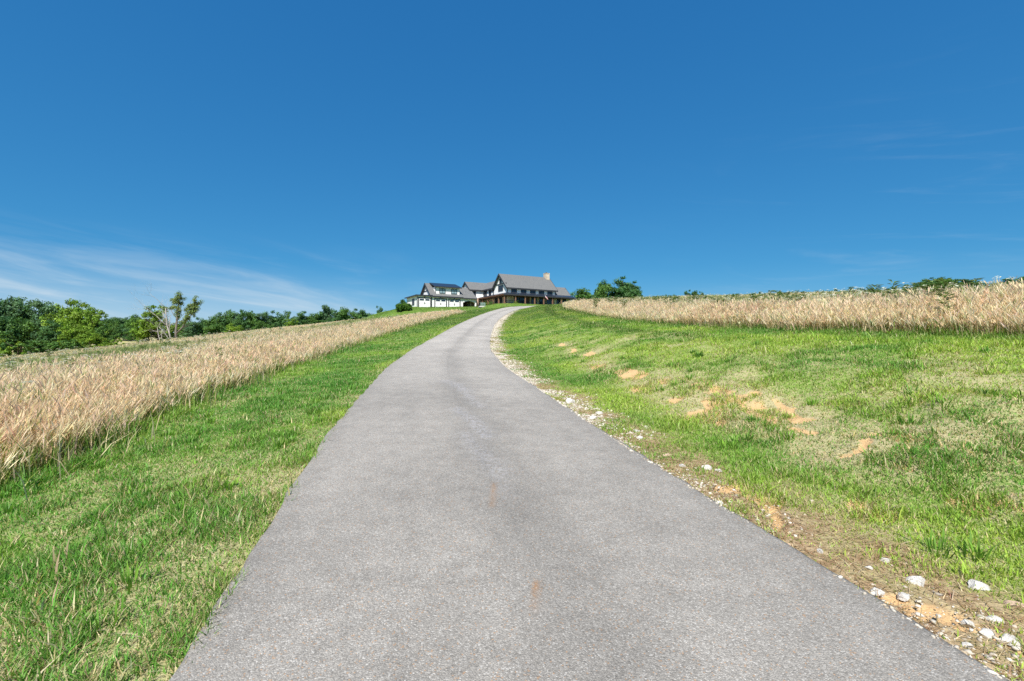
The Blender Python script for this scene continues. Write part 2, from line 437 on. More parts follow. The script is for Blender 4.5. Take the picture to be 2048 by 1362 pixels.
# ------------------------------------------------------------------ ground sheet
def make_ground():
    rad = [.25]
    while rad[-1] < 170: rad.append(rad[-1] * 1.0125 + .001)
    while rad[-1] < 4500: rad.append(rad[-1] * 1.09)
    rad = np.array(rad)
    front = np.radians(np.linspace(-62, 62, 620)); back = np.radians(np.linspace(62, 298, 62)[1:-1])
    ang = np.concatenate([front, back]); n = len(ang)
    R, A = np.meshgrid(rad, ang, indexing='ij')
    X = (R * np.sin(A)).ravel(); Y = (R * np.cos(A)).ravel()
    Z = H(X, Y)
    r = np.hypot(X, Y); Z = Z - sstep(400, 2500, r) * 25
    V = np.stack([X, Y, Z], 1)
    V = np.vstack([V, [[0, 0, float(H(0., 0.))]]])
    X = V[:, 0]; Y = V[:, 1]
    i = np.arange(len(rad) - 1)[:, None] * n; j = np.arange(n)[None, :]; j2 = (j + 1) % n
    q = np.stack([(i + j), (i + n + j), (i + n + j2), (i + j2)], -1).reshape(-1, 4)[:, ::-1]
    ctr = len(V) - 1
    tri = np.stack([np.full(n, ctr), np.arange(n), (np.arange(n) + 1) % n], 1)[:, ::-1]
    V[:, 2] -= .035 * clay(X, Y)
    fl = np.maximum(tall_left(X, Y), tall_right(X, Y))
    a, b = house_ab(X, Y)
    o = mesh_np('ground', V, [q, tri], M['ground'], smooth=True, attrs=dict(clay=clay(X, Y), shoulder=shoulder(X, Y) * .9, dry=dryness(X, Y),
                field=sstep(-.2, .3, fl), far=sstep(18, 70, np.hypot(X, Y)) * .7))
    tag(o, 'sloping grassy hillside with mown verges and bare clay patches', 'ground', kind='structure')
make_ground()

# ------------------------------------------------------------------ driveway
def make_road():
    P = [(float(xr(y)), y) for y in np.concatenate([np.arange(-12, 14, .06), np.arange(14, 84, .4)])]
    tail = [(-.9, 84), (.15, 88.5), (1.6, 92.3), (4.0, 95.8), (7.5, 98.4), (13, 100), (20, 100.8), (28, 101.5)]
    tv = np.array(tail); s = np.linspace(0, len(tail) - 1, 90)
    P += [(float(np.interp(q, range(len(tail)), tv[:, 0])), float(np.interp(q, range(len(tail)), tv[:, 1]))) for q in s[1:]]
    P = np.array(P)
    for _ in range(6): P[-100:-1] = (P[-101:-2] + 2 * P[-100:-1] + P[-99:]  [:99]) / 4 if False else P[-100:-1]
    k = 9; tailp = P[-110:].copy()
    for _ in range(12): tailp[1:-1] = (tailp[:-2] + tailp[1:-1] * 2 + tailp[2:]) / 4
    P[-110:] = tailp
    T = np.gradient(P, axis=0); T /= np.linalg.norm(T, axis=1)[:, None]
    N = np.stack([T[:, 1], -T[:, 0]], 1)
    L = np.concatenate([[-1.0], np.linspace(-1, 1, 121), [1.0]]); hw = 1.80
    m = len(L); V = []; lat = []
    for j, l in enumerate(L):
        if l < 0: e = (fbm(P[:, 1] * 3.1, P[:, 0] * 0 + 3, 71) - .5) * .06 + (fbm(P[:, 1] * .5, P[:, 0] * 0 + 9, 72) - .5) * .07
        else: e = (fbm(P[:, 1] * 3.1, P[:, 0] * 0 + 5, 73) - .5) * .08 + (fbm(P[:, 1] * .5, P[:, 0] * 0 + 1, 74) - .5) * .07
        w = l * (hw + e * abs(l) ** 3)
        x = P[:, 0] + N[:, 0] * w; y = P[:, 1] + N[:, 1] * w
        z = H(x, y) + (.045 + .03 * (1 - l * l) if 0 < j < m - 1 else -.1)
        r = np.hypot(x, y); z = z + sstep(25, 80, r) * .05 * (1 if 0 < j < m - 1 else 0)
        V.append(np.stack([x, y, z], 1)); lat.append(np.full(len(P), l * hw))
    V = np.stack(V, 1).reshape(-1, 3); lat = np.stack(lat, 1).ravel()
    i = np.arange(len(P) - 1)[:, None] * m; j = np.arange(m - 1)[None, :]
    q = np.stack([i + j, i + j + 1, i + m + j + 1, i + m + j], -1).reshape(-1, 4)
    X, Y = V[:, 0], V[:, 1]
    def strokes(lines):
        s = np.zeros(len(X))
        for pts, wd, st in lines:
            g = [px2ground(*p) for p in pts]
            for a, b in zip(g[:-1], g[1:]):
                a = np.array(a); b = np.array(b); d = b - a; tt = np.clip(((X - a[0]) * d[0] + (Y - a[1]) * d[1]) / (d @ d), 0, 1)
                s = np.maximum(s, st * np.exp(-(((X - a[0] - tt * d[0]) ** 2 + (Y - a[1] - tt * d[1]) ** 2) / wd ** 2)))
        return s
    scuff = strokes([([(890, 768), (910, 775), (930, 788)], .16, 1), ([(930, 790), (945, 808), (962, 822)], .11, .8), ([(915, 826), (945, 850), (975, 885)], .12, .9),
                     ([(930, 880), (960, 920), (1000, 960)], .14, .6), ([(1000, 960), (1010, 1010)], .1, .3)])
    rust = strokes([([(988, 985), (987, 1000)], .022, .6), ([(987, 1002), (984, 1030)], .028, .4), ([(1074, 1191), (1072, 1203)], .017, 1), ([(1072, 1205), (1070, 1222)], .019, .7), ([(1070, 1225), (1068, 1250)], .024, .3)])
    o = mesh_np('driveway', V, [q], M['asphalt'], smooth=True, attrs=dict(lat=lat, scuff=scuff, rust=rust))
    tag(o, 'long grey asphalt driveway curving uphill to the white house', 'driveway', kind='structure')
make_road()

# ------------------------------------------------------------------ grass
def sample(n_dens, r0, r1, th=(-58, 58), mult=1.0):
    """points over the ground, density n_dens(r) per square metre"""
    r = np.linspace(r0, r1, 4000); w = n_dens(r) * r; cum = np.cumsum(w) * (r[1] - r[0]) * math.radians(th[1] - th[0]) * mult
    n = int(cum[-1]); rr = np.interp(rng.random(n) * cum[-1], cum, r); a = np.radians(th[0] + rng.random(n) * (th[1] - th[0]))
    return rr * np.sin(a), rr * np.cos(a)

def blades(x, y, h, w, lean, col, tipcol=None, yaw=None, ldir=None, z=None):
    n = len(x); z = H(x, y) - .01 if z is None else z
    yaw = rng.random(n) * 2 * np.pi if yaw is None else yaw
    ldir = yaw + np.pi / 2 + rng.normal(0, .5, n) if ldir is None else ldir
    wx, wy = np.cos(yaw) * w / 2, np.sin(yaw) * w / 2
    lx, ly = np.cos(ldir) * lean * h, np.sin(ldir) * lean * h
    up = np.sqrt(np.clip(1 - lean ** 2 * .8, .1, 1))
    V = np.empty((n, 5, 3), np.float32)
    V[:, 0] = np.stack([x - wx, y - wy, z], 1); V[:, 1] = np.stack([x + wx, y + wy, z], 1)
    mx, my, mz = x + lx * .35, y + ly * .35, z + h * .58 * up
    V[:, 2] = np.stack([mx - wx * .85, my - wy * .85, mz], 1); V[:, 3] = np.stack([mx + wx * .85, my + wy * .85, mz], 1)
    V[:, 4] = np.stack([x + lx, y + ly, z + h * up], 1)
    i = np.arange(n)[:, None] * 5
    q = i + np.array([[0, 1, 3, 2]]); t = i + np.array([[2, 3, 4]])
    col = np.asarray(col, np.float32)
    cc = np.repeat(col[:, None, :], 5, 1)
    if tipcol is not None: cc[:, 4] = tipcol; cc[:, 2:4] = .5 * (col + tipcol)[:, None, :]
    return V.reshape(-1, 3), q, t, cc.reshape(-1, 3)

class Pile:
    def __init__(s): s.V = []; s.Q = []; s.T = []; s.c = []; s.n = 0
    def add(s, V, q, t, c):
        s.V.append(V); s.c.append(c)
        if q is not None: s.Q.append(q + s.n)
        if t is not None: s.T.append(t + s.n)
        s.n += len(V)
    def build(s, name, mat, parent=None):
        f = []
        if s.Q: f.append(np.concatenate(s.Q))
        if s.T: f.append(np.concatenate(s.T))
        return mesh_np(name, np.concatenate(s.V), f, mat, np.concatenate(s.c), parent=parent)

def mixc(a, b, f): return np.asarray(a)[None, :] * (1 - f[:, None]) + np.asarray(b)[None, :] * f[:, None]
def jitter(c, s=.18):
    n = len(c); return c * (1 + rng.normal(0, s, n)).clip(.45, 1.7)[:, None] * (1 + rng.normal(0, .06, (n, 3)))

def make_lawn():
    P = Pile()
    dens = lambda r: np.minimum(6800, 66000 / r ** 1.42)
    x, y = sample(dens, 1.6, 112); x2, y2 = sample(dens, 1.6, 9, (58, 82)); x3, y3 = sample(dens, 1.6, 9, (-82, -58)); x = np.concatenate([x, x2, x3]); y = np.concatenate([y, y2, y3])
    t = x - xr(y); a, b = house_ab(x, y)
    keep = (np.abs(t) > 1.80) | (y > 88)
    keep &= ~((a > -19) & (a < 19) & (b > -2.2) & (b < 20) & ((a > -2.2) | (b > 10.2)))
    keep &= (np.abs(t) < 24) | (y > 80)
    keep &= (tall_left(x, y) < .5) & (tall_right(x, y) < .5)
    # turning end of the drive
    for (px, py) in [(.15, 88.5), (1.6, 92.3), (2.8, 94.2), (4.0, 95.8), (5.7, 97.2), (7.5, 98.4), (10, 99.3), (13, 100)]: keep &= np.hypot(x - px, y - py) > 1.9
    x, y = x[keep], y[keep]
    cl = clay(x, y); sh = shoulder(x, y); dr = dryness(x, y); t = x - xr(y); r = np.hypot(x, y)
    tuft = fbm(x * 2.6, y * 2.6, 81); lush = fbm(x * .5, y * .5, 83)
    pk = 1 - .72 * cl * (.5 + .5 * sstep(.6, .4, tuft)) - .6 * sh * sstep(.3, .62, 1 - fbm(x * 2, y * 2, 85) + .1) - .55 * dr * sstep(.62, .4, tuft)
    k = rng.random(len(x)) < pk
    x, y, cl, sh, dr, t, r, tuft, lush = (q[k] for q in (x, y, cl, sh, dr, t, r, tuft, lush))
    n = len(x)
    h = (.034 + .054 * sstep(.42, .75, tuft) + .016 * lush) * (.65 + .7 * rng.random(n))
    h *= 1 - .45 * sh; h *= 1 + .35 * sstep(7, 9.5, t)
    fe = (tall_left(x - .7, y) > 0) | ((tall_right(x + .4, y) > 0) & (rng.random(n) < .3)); h = np.where(fe, h * (1.2 + 1.3 * rng.random(n)), h); big = rng.random(n) < .018; h = np.where(big, h * 1.7, h)
    w = (.0032 + .0026 * rng.random(n)) * (1 + r / 8.5); w = np.where(big, w * 1.5, w)
    lean = np.clip(.58 + rng.normal(0, .26, n) + .2 * dr, .05, 1.05)
    drf = np.clip(dr * .55 + (fbm(x * 1.3, y * 1.3, 87) - .5) * .5, 0, .85)
    isdry = rng.random(n) < (.07 + .66 * drf)
    stripe = np.exp(-((t - 7.9) / .55) ** 2) * sstep(9, 22, y) + .8 * sstep(9.4, 10.4, t) * (t < 14)
    warm = sstep(.35, .65, fbm(x * .35, y * .35, 89)) * (1 - .8 * stripe)
    g = mixc((.105, .245, .036), (.28, .39, .06), warm)
    g = g * (1.08 - .42 * np.clip(stripe, 0, 1))[:, None]
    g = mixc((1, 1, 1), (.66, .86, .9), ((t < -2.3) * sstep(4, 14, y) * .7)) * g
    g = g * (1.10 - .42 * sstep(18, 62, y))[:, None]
    c = np.where(isdry[:, None], mixc((.38, .31, .15), (.60, .53, .32), rng.random(n)), g)
    c = jitter(c, .22)
    tip = np.where((rng.random(n) < .11)[:, None], mixc((.22, .24, .07), (.42, .36, .17), rng.random(n)), c * 1.08)
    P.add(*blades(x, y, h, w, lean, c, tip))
    # dry thatch lying flat between the tufts
    x, y = sample(lambda r: np.minimum(1300, 12000 / r ** 1.5), 1.6, 30)
    t = x - xr(y); k = (np.abs(t) > 1.86) & (tall_left(x, y) < .2) & (tall_right(x, y) < .2) & (rng.random(len(x)) < .18 + .6 * dryness(x, y) + shoulder(x, y)) & (clay(x, y) < .5)
    x, y = x[k], y[k]; n = len(x); r = np.hypot(x, y)
    c = jitter(mixc((.44, .36, .20), (.66, .58, .39), rng.random(n)), .15); c = c * (1 - shoulder(x, y)[:, None] * np.array([.38, .5, .55]) * (rng.random(n) < .8)[:, None])
    P.add(*blades(x, y, .05 + .07 * rng.random(n), .004 * (1 + r / 8), np.full(n, 1.) + rng.random(n) * .08, c))
    # broad-leaved coarse clumps
    cx, cy = sample(lambda r: np.minimum(1.5, 18 / r ** 1.3), 1.8, 45)
    t = cx - xr(cy); k = (np.abs(t) > 2.1) & (shoulder(cx, cy) < .05) & (tall_left(cx, cy) < 0) & (tall_right(cx, cy) < 0) & (clay(cx, cy) < .3)
    cx, cy = cx[k], cy[k]; m = 34
    x = np.repeat(cx, m) + rng.normal(0, .055, len(cx) * m); y = np.repeat(cy, m) + rng.normal(0, .055, len(cx) * m)
    n = len(x); r = np.hypot(x, y); ld = np.arctan2(y - np.repeat(cy, m), x - np.repeat(cx, m)) + rng.normal(0, .3, n)
    k = np.abs(x - xr(y)) > 1.86
    c = jitter(np.repeat(mixc((.10, .23, .034), (.19, .33, .045), rng.random(len(cx))), m, 0), .15)
    bl = dict(h=.07 + .09 * rng.random(n), w=(.007 + .004 * rng.random(n)) * (1 + r / 14), lean=np.clip(.5 + rng.normal(0, .2, n), .1, .95))
    P.add(*blades(x[k], y[k], bl['h'][k], bl['w'][k], bl['lean'][k], c[k], (c * 1.25)[k], yaw=(ld + np.pi / 2)[k], ldir=ld[k]))
    o = P.build('mown_grass', M['blade']); tag(o, 'short green mown grass on the verges beside the driveway', 'grass', kind='stuff')
make_lawn()

def stems(P, x, y, h, col, headcol, r, lean, ldir, lod):
    """tall stalks: ribbon stalk, one or two long leaves, a feathery head"""
    n = len(x); z = H(x, y) - .02
    w = (.0024 + .0016 * rng.random(n)) * (1 + r / 9)
    yaw = rng.random(n) * np.pi
    wx, wy = np.cos(yaw) * w / 2, np.sin(yaw) * w / 2
    lx, ly = np.cos(ldir) * lean * h, np.sin(ldir) * lean * h; up = np.sqrt(np.clip(1 - lean ** 2 * .7, .15, 1))
    fr = [(0, 0), (.15, .5), (.55, .86)]
    V = np.empty((n, 6, 3), np.float32)
    for k, (a, b) in enumerate(fr):
        px, py, pz = x + lx * a, y + ly * a, z + h * up * b
        V[:, 2 * k] = np.stack([px - wx, py - wy, pz], 1); V[:, 2 * k + 1] = np.stack([px + wx, py + wy, pz], 1)
    i = np.arange(n)[:, None] * 6
    q = np.concatenate([i + np.array([[0, 1, 3, 2]]), i + np.array([[2, 3, 5, 4]])])
    c = np.repeat(col[:, None, :], 6, 1); c[:, :2] *= np.array([.88, .98, .82])
    P.add(V.reshape(-1, 3), q, None, c.reshape(-1, 3))
    # heads: slim diamonds round the top of the stalk
    for s in range(4 if lod == 0 else 2):
        hw = (.0045 + .0055 * rng.random(n)) * (1 + r / (9 if lod == 0 else 13)); ya = rng.random(n) * np.pi
        hx, hy = np.cos(ya) * hw / 2, np.sin(ya) * hw / 2
        V = np.empty((n, 4, 3), np.float32); L = (.11 + .13 * rng.random(n)) * (1. if lod == 0 else 1.5); f = .70 + .27 * rng.random(n)
        q = np.clip((f - .5) / .5, 0, 1) * .6 + .12
        bx, by, bz = x + lx * q, y + ly * q, z + h * up * f
        da = ldir + rng.normal(0, 1.2, n); dl = .25 + .55 * rng.random(n)
        tx, ty, tz = bx + np.cos(da) * dl * L, by + np.sin(da) * dl * L, bz + L * np.sqrt(1 - dl ** 2 * .9)
        mx, my, mz = bx * .45 + tx * .55, by * .45 + ty * .55, bz * .4 + tz * .6
        V[:, 0] = np.stack([bx, by, bz], 1); V[:, 1] = np.stack([mx + hx, my + hy, mz], 1); V[:, 2] = np.stack([tx, ty, tz], 1); V[:, 3] = np.stack([mx - hx, my - hy, mz], 1)
        i = np.arange(n)[:, None] * 4
        P.add(V.reshape(-1, 3), i + np.array([[0, 1, 2, 3]]), None, np.repeat((headcol * (1 + rng.normal(0, .05, (n, 1))))[:, None, :], 4, 1).reshape(-1, 3))
    if lod == 0:
        lf = x + rng.normal(0, .02, n)
        P.add(*blades(lf, y, h * (.3 + .4 * rng.random(n)), w * 1.4, np.clip(.5 + rng.normal(0, .25, n), .1, .98), jitter(mixc((.48, .41, .23), (.20, .25, .07), (rng.random(n) < .3) * 1.), .15), None))

def make_field(name, maskf, label, side):
    P = Pile()
    for lod, (r0, r1, d0, pw) in enumerate([(3.5, 26, 1050, 1.1), (26, 175, 260, 1.45)]):
        dens = (lambda r: np.minimum(d0, d0 * (9 / r) ** pw)) if lod == 0 else (lambda r: d0 * (26 / r) ** pw)
        x, y = sample(dens, r0, r1, (-58, 0) if side < 0 else (0, 58))
        m = maskf(x, y); k = m > 0
        if side > 0: k &= (m < 14) | (rng.random(len(x)) < .55)
        x, y, m = x[k], y[k], m[k]; n = len(x); x = x + rng.normal(0, .22, n) * (m < .8); r = np.hypot(x, y)
        big = fbm(x * .09, y * .09, 91 + side); med = fbm(x * .7, y * .7, 95)
        edge = sstep(1.2, 0, m)
        h = ((.72 if side < 0 else .74) + .42 * (med - .5) + .36 * (big - .5)) * (1 - .25 * sstep(6, 14, m) * (side < 0)) * (.78 + .35 * rng.random(n)) * (1 - sstep(1.7, 0, m) * (.25 + .4 * rng.random(n))); h *= .85 + .3 * (rng.random(n) < .12); h *= 1 - .12 * sstep(30, 90, r) * (side < 0)
        inner = sstep(2.5, 14, m) * sstep(.33, .55, big + (med - .5) * .3)
        pink = rng.random(n)
        head = mixc((.74, .60, .40), (.86, .745, .52), pink)
        red = sstep(.5, .7, fbm(x * .5, y * .5, 99)); head = head * (1 - .22 * red[:, None] * np.array([.35, .6, .75]))
        grn = mixc((.24, .31, .10), (.46, .48, .21), rng.random(n))
        f = np.clip(inner * ((.85 * sstep(5, 9, m) * (.25 + .75 * sstep(34, 20, m)) + .1) if side < 0 else .8) + .08, 0, 1); gsel = (rng.random(n) < f)[:, None]
        head = jitter(np.where(gsel, grn, head), .08); st = jitter(np.where(gsel, grn * .9, mixc((.52, .43, .25), (.68, .58, .38), rng.random(n))), .14)
        lean = np.clip(.22 + rng.normal(0, .22, n) + .15 * edge, .02, .95)
        ldir = rng.normal(.2 if side < 0 else 2.6, 1.5, n)
        stems(P, x, y, h, st, head, r, lean, ldir, lod)
    # green undergrowth along the mown edge
    x, y = sample(lambda r: np.minimum(1300, 11000 / r ** 1.25), 3.5, 95, (-58, 0) if side < 0 else (0, 58))
    m = maskf(x, y); nn = fbm(x * .8, y * .8, 101) + .07
    k = (m > -.15) & (m < 1.9) & (rng.random(len(x)) < sstep(.38, .62, nn) * (1 if side < 0 else .22) * sstep(1.9, .3, m) + (.10 if side < 0 else .03))
    x, y, m = x[k], y[k], m[k]; n = len(x); x = x - side * np.abs(rng.normal(0, .38 if side < 0 else .2, n)); r = np.hypot(x, y)
    c = jitter(mixc((.09, .20, .03), (.27, .34, .08), rng.random(n)), .18); c = np.where((rng.random(n) < .3)[:, None], jitter(mixc((.46, .38, .21), (.66, .56, .36), rng.random(n)), .15), c)
    P.add(*blades(x, y, .16 + .40 * rng.random(n), (.007 + .004 * rng.random(n)) * (1 + r / 14), np.clip(.45 + rng.normal(0, .25, n), .05, .95), c, c * 1.15))
    o = P.build(name, M['straw']); tag(o, label, 'tall grass', kind='stuff')
make_field('meadow_grass', tall_left, 'tall tan seeding meadow grass left of the driveway', -1)
make_field('meadow_grass', tall_right, 'tall tan seeding meadow grass on the bank right of the driveway', 1)

def make_flowers(maskf, side, label):
    P = Pile()
    x, y = sample(lambda r: np.minimum(2.6, 95 / r ** 1.4), 6, 80, (-58, 0) if side < 0 else (0, 58))
    m = maskf(x, y); nn = fbm(x * .22, y * .22, 111)
    k = (m > .8) & (rng.random(len(x)) < sstep(.40, .62, nn) * sstep(.5, 7, m) * 1.0 + .02)
    x, y = x[k], y[k]; n = len(x); r = np.hypot(x, y); z = H(x, y); h = (1.0 if side > 0 else .85) + .28 * rng.random(n)
    st = jitter(np.tile((.10, .16, .04), (n, 1)), .15)
    P.add(*blades(x, y, h, .006 * (1 + r / 9), np.full(n, .08), st, st))
    for q in range(5):                                  # umbel: five little discs
        a = q * 1.257 + rng.random(n); d = (.03 + .03 * rng.random(n)) * (1 + r / 60); s = (.015 + .012 * rng.random(n)) * (1 + r / 55)
        px, py, pz = x + np.cos(a) * d, y + np.sin(a) * d, z + h + rng.normal(0, .012, n)
        V = np.empty((n, 4, 3), np.float32)
        for c_, (ux, uy) in enumerate(((-1, -1), (1, -1), (1, 1), (-1, 1))): V[:, c_] = np.stack([px + ux * s, py + uy * s, pz + ux * s * .35 + rng.normal(0, .01, n)], 1)
        P.add(V.reshape(-1, 3), np.arange(n)[:, None] * 4 + np.array([[0, 1, 2, 3]]), None, np.tile((.60, .62, .50), (n * 4, 1)))
    # leafy green weeds among the stalks
    x, y = sample(lambda r: np.minimum(1.3, 22 / r ** 1.1), 7, 75, (-58, 0) if side < 0 else (0, 58))
    m = maskf(x, y); nn = fbm(x * .3, y * .3, 117)
    k = (m > .1) & (rng.random(len(x)) < (sstep(.42, .62, nn) * .8 * sstep(.5, 5, m) + .07) * (1. if side > 0 else .4)); x, y = x[k], y[k]; n = len(x)
    mm = 80; hh = np.repeat(.75 + .5 * rng.random(n) + (.12 if side > 0 else 0), mm); X = np.repeat(x, mm); Y = np.repeat(y, mm); R = np.hypot(X, Y)
    f = .25 + .75 * rng.random(n * mm); Z = H(X, Y) + hh * f; an = rng.random(n * mm) * 6.283; ld = (.05 + .10 * (1.1 - f)) * (1 if side < 0 else 1.8)
    L = (1 if side < 0 else 1.5) * (.03 + .035 * rng.random(n * mm)) * (1 + R / 70); W = L * .33
    dx, dy = np.cos(an), np.sin(an); V = np.empty((n * mm, 4, 3), np.float32); bx, by = X + dx * ld * .2, Y + dy * ld * .2
    V[:, 0] = np.stack([bx, by, Z], 1); V[:, 2] = np.stack([bx + dx * L * 2, by + dy * L * 2, Z + L * .5], 1)
    V[:, 1] = np.stack([bx + dx * L - dy * W, by + dy * L + dx * W, Z + L * .5], 1); V[:, 3] = np.stack([bx + dx * L + dy * W, by + dy * L - dx * W, Z + L * .5], 1)
    c = jitter(mixc((.08, .16, .04), (.18, .25, .08), rng.random(n * mm)), .15)
    P.add(V.reshape(-1, 3), np.arange(n * mm)[:, None] * 4 + np.array([[0, 1, 2, 3]]), None, np.repeat(c, 4, 0))
    st = np.tile((.09, .13, .04), (n, 1)); P.add(*blades(x, y, hh[::mm], np.full(n, .012), np.full(n, .05), st, st))
    o = P.build('wildflowers', M['petal']); tag(o, label, 'wildflowers', kind='stuff')
make_flowers(tall_left, -1, 'white umbels and green weeds scattered through the left meadow')
make_flowers(tall_right, 1, 'white umbels and green weeds scattered through the right meadow')

# ------------------------------------------------------------------ gravel and stones
_ico_v = None
def ico():
    p = (1 + 5 ** .5) / 2
    v = np.array([(-1, p, 0), (1, p, 0), (-1, -p, 0), (1, -p, 0), (0, -1, p), (0, 1, p), (0, -1, -p), (0, 1, -p), (p, 0, -1), (p, 0, 1), (-p, 0, -1), (-p, 0, 1)], float)
    v /= np.linalg.norm(v[0])
    f = np.array([(0, 11, 5), (0, 5, 1), (0, 1, 7), (0, 7, 10), (0, 10, 11), (1, 5, 9), (5, 11, 4), (11, 10, 2), (10, 7, 6), (7, 1, 8), (3, 9, 4), (3, 4, 2), (3, 2, 6), (3, 6, 8), (3, 8, 9), (4, 9, 5), (2, 4, 11), (6, 2, 10), (8, 6, 7), (9, 8, 1)])
    return v, f
def make_gravel():
    n = 72000; y = 2.0 + (rng.random(n) ** 1.5) * 82; t = 1.80 + np.abs(rng.normal(0, .29, n)) * np.where(rng.random(n) < .25, 1.5, 1)
    x = xr(y) + t
    nn = fbm(x * 1.6, y * 1.6, 121)
    k = rng.random(n) < sstep(.36, .60, nn + .08 * sstep(3, 10, y)) * (.16 + .84 * sstep(3.2, 9, y)) * sstep(88, 60, y); x, y, t_ok = x[k], y[k], t[k]; n = len(x)
    s = (.004 + (.012 + .007 * sstep(4, 8, y)) * rng.random(n) ** 4) * (1 + y / 45)
    v, f = ico()
    sc3 = s[:, None] * np.stack([.8 + .6 * rng.random(n), .8 + .6 * rng.random(n), .5 + .3 * rng.random(n)], 1)
    V = v[None] * (1 + rng.normal(0, .24, (n, 12, 1)).clip(-.5, .5)) * sc3[:, None, :]
    a = rng.random(n) * 6.283; ca, sa = np.cos(a)[:, None], np.sin(a)[:, None]
    vx = V[:, :, 0] * ca - V[:, :, 1] * sa; vy = V[:, :, 0] * sa + V[:, :, 1] * ca
    V = np.stack([vx + x[:, None], vy + y[:, None], V[:, :, 2] + (H(x, y) + s * .1 + .045 * (t_ok < 1.83))[:, None]], 2)
    F = (f[None] + np.arange(n)[:, None, None] * 12).reshape(-1, 3)
    c = mixc((.30, .245, .175), (.58, .54, .47), rng.random(n)) * (1 + rng.normal(0, .12, (n, 1)))
    t = NT('gravel_chip'); m = t.done(t.bsdf(t.attr('Col').outputs['Color'], .9, .15))
    o = mesh_np('gravel', V.reshape(-1, 3), [F], m, np.repeat(c, 12, 0)); tag(o, 'loose pale limestone gravel along the right edge of the driveway', 'gravel', kind='stuff')
make_gravel()

def rock_mesh(seed, flat, mat='rock'):
    import bmesh
    bm = bmesh.new(); bmesh.ops.create_icosphere(bm, subdivisions=3, radius=1)
    r = np.random.default_rng(seed)
    cuts = [(r.normal(0, 1, 3), .45 + .35 * r.random()) for _ in range(13)]
    for v in bm.verts:
        p = np.array(v.co)
        for nrm, d in cuts:
            nrm = nrm / np.linalg.norm(nrm); e = p @ nrm - d
            if e > 0: p = p - nrm * e * .97
        p = p * (1 + .06 * math.sin(7 * p[0] + seed) * math.cos(6 * p[1] + 2 * seed))
        v.co = (p[0], p[1] * .75, p[2] * flat)
    me = bpy.data.meshes.new('rock'); bm.to_mesh(me); bm.free(); me.materials.append(M[mat])
    for p in me.polygons: p.use_smooth = False
    return me
ROCKS = [  # photo px x, px y of the base, px width, flatness, label
    (1364, 933, 22, .6, 'white rounded stone at the gravel edge, left of the upright pale stone'),
    (1411, 938, 24, .9, 'upright bright white stone standing highest above the gravel strip'),
    (1438, 943, 18, .5, 'small flat white stone just right of the upright white stone'),
    (1331, 914, 24, .6, 'pinkish tan stone lying in the gravel beside the drive'),
    (1439, 1007, 24, .6, 'white stone right beside the asphalt, above the orange clay patch'),
    (1576, 1094, 16, .9, 'small cream coloured stone near the asphalt edge below the clay patch'),
    (1640, 1104, 24, .7, 'pale stone half sunk in green weeds beside the drive'),
    (1771, 1124, 26, .7, 'grey white stone on the grass side of the brown dead grass'),
    (1738, 1137, 20, .7, 'small white stone at the upper edge of the brown dead grass'),
    (1751, 1186, 34, .55, 'flat white stone at the asphalt side of the brown dead grass'),
    (1808, 1196, 28, .6, 'white stone at the upper end of the long clay streak'),
    (1831, 1167, 50, .55, 'large white rock, longest one lying in the verge grass'),
    (1954, 1178, 46, .65, 'grey white rock sunk in green grass away from the drive'),
    (2027, 1212, 38, .5, 'tan weathered rock at the right edge of the picture'),
    (1934, 1250, 30, .65, 'pale block of stone beside the lower clay streak'),
    (1976, 1268, 40, .35, 'flat white slab of stone lying in the clay streak'),
    (2020, 1282, 44, .35, 'long flat white slab nearest the right edge of the picture'),
    (1937, 1296, 26, .65, 'white stone on bare soil, nearest to the lower asphalt edge'),
    (1987, 1242, 40, .4, 'grey flat stone in grass above the white slabs'),
    (1273, 864, 18, .8, 'single white stone lying out in the grass above the gravel strip'),
    (1186, 838, 20, .8, 'white stone in the thick heap of gravel at the drive bend'),
    (1198, 828, 24, .7, 'white stone on top of the thick heap of gravel at the drive bend'),
    (1138, 806, 26, .7, 'pale stone at the far end of the thick gravel heap'),
    (1280, 878, 22, .6, 'pale stone at the grass side of the gravel strip below the lone stone')]
for i, (px, py, w, fl, lab) in enumerate(ROCKS):
    x, y = px2ground(px, py); s = w * .5 / F_PX * y * 1.0
    o = link_mesh('rock', rock_mesh(100 + i, fl, 'rock_tan' if 'tan' in lab.split()[:2] or 'cream' in lab else 'rock')); o.location = (x, y, float(H(x, y)) + s * fl * .02); o.scale = (s, s, s); o.rotation_euler = (random.uniform(-.15, .15), random.uniform(-.15, .15), random.uniform(-.5, .5))
    tag(o, lab, 'rock', 'limestone rocks along the right verge')

# ------------------------------------------------------------------ trees
def foliage(centres, radii, per, size, cols, flat=.7, seed=0, up=.35):
    r = np.random.default_rng(seed); n = len(centres); cen = np.repeat(centres, per, 0); rad = np.repeat(radii, per)
    d = r.normal(0, 1, (n * per, 3)); d /= np.linalg.norm(d, axis=1)[:, None]
    rr = rad * (r.random(n * per) ** .45)
    p = cen + d * rr[:, None] * np.array([1, 1, flat])
    nrm = d + r.normal(0, .55, (n * per, 3)) + np.array([0, 0, up]); nrm /= np.linalg.norm(nrm, axis=1)[:, None]
    a = np.cross(nrm, r.normal(0, 1, (n * per, 3))); a /= np.linalg.norm(a, axis=1)[:, None]; b = np.cross(nrm, a)
    s = size * (.6 + .8 * r.random(n * per)); s = s[:, None]
    V = np.stack([p - a * s, p + b * s * .55, p + a * s, p - b * s * .55], 1)
    c = np.repeat(cols, per, 0) * (1 + r.normal(0, .2, (n * per, 1))).clip(.5, 1.6)
    return V.reshape(-1, 3), np.arange(n * per)[:, None] * 4 + np.array([[0, 1, 2, 3]]), np.repeat(c, 4, 0)

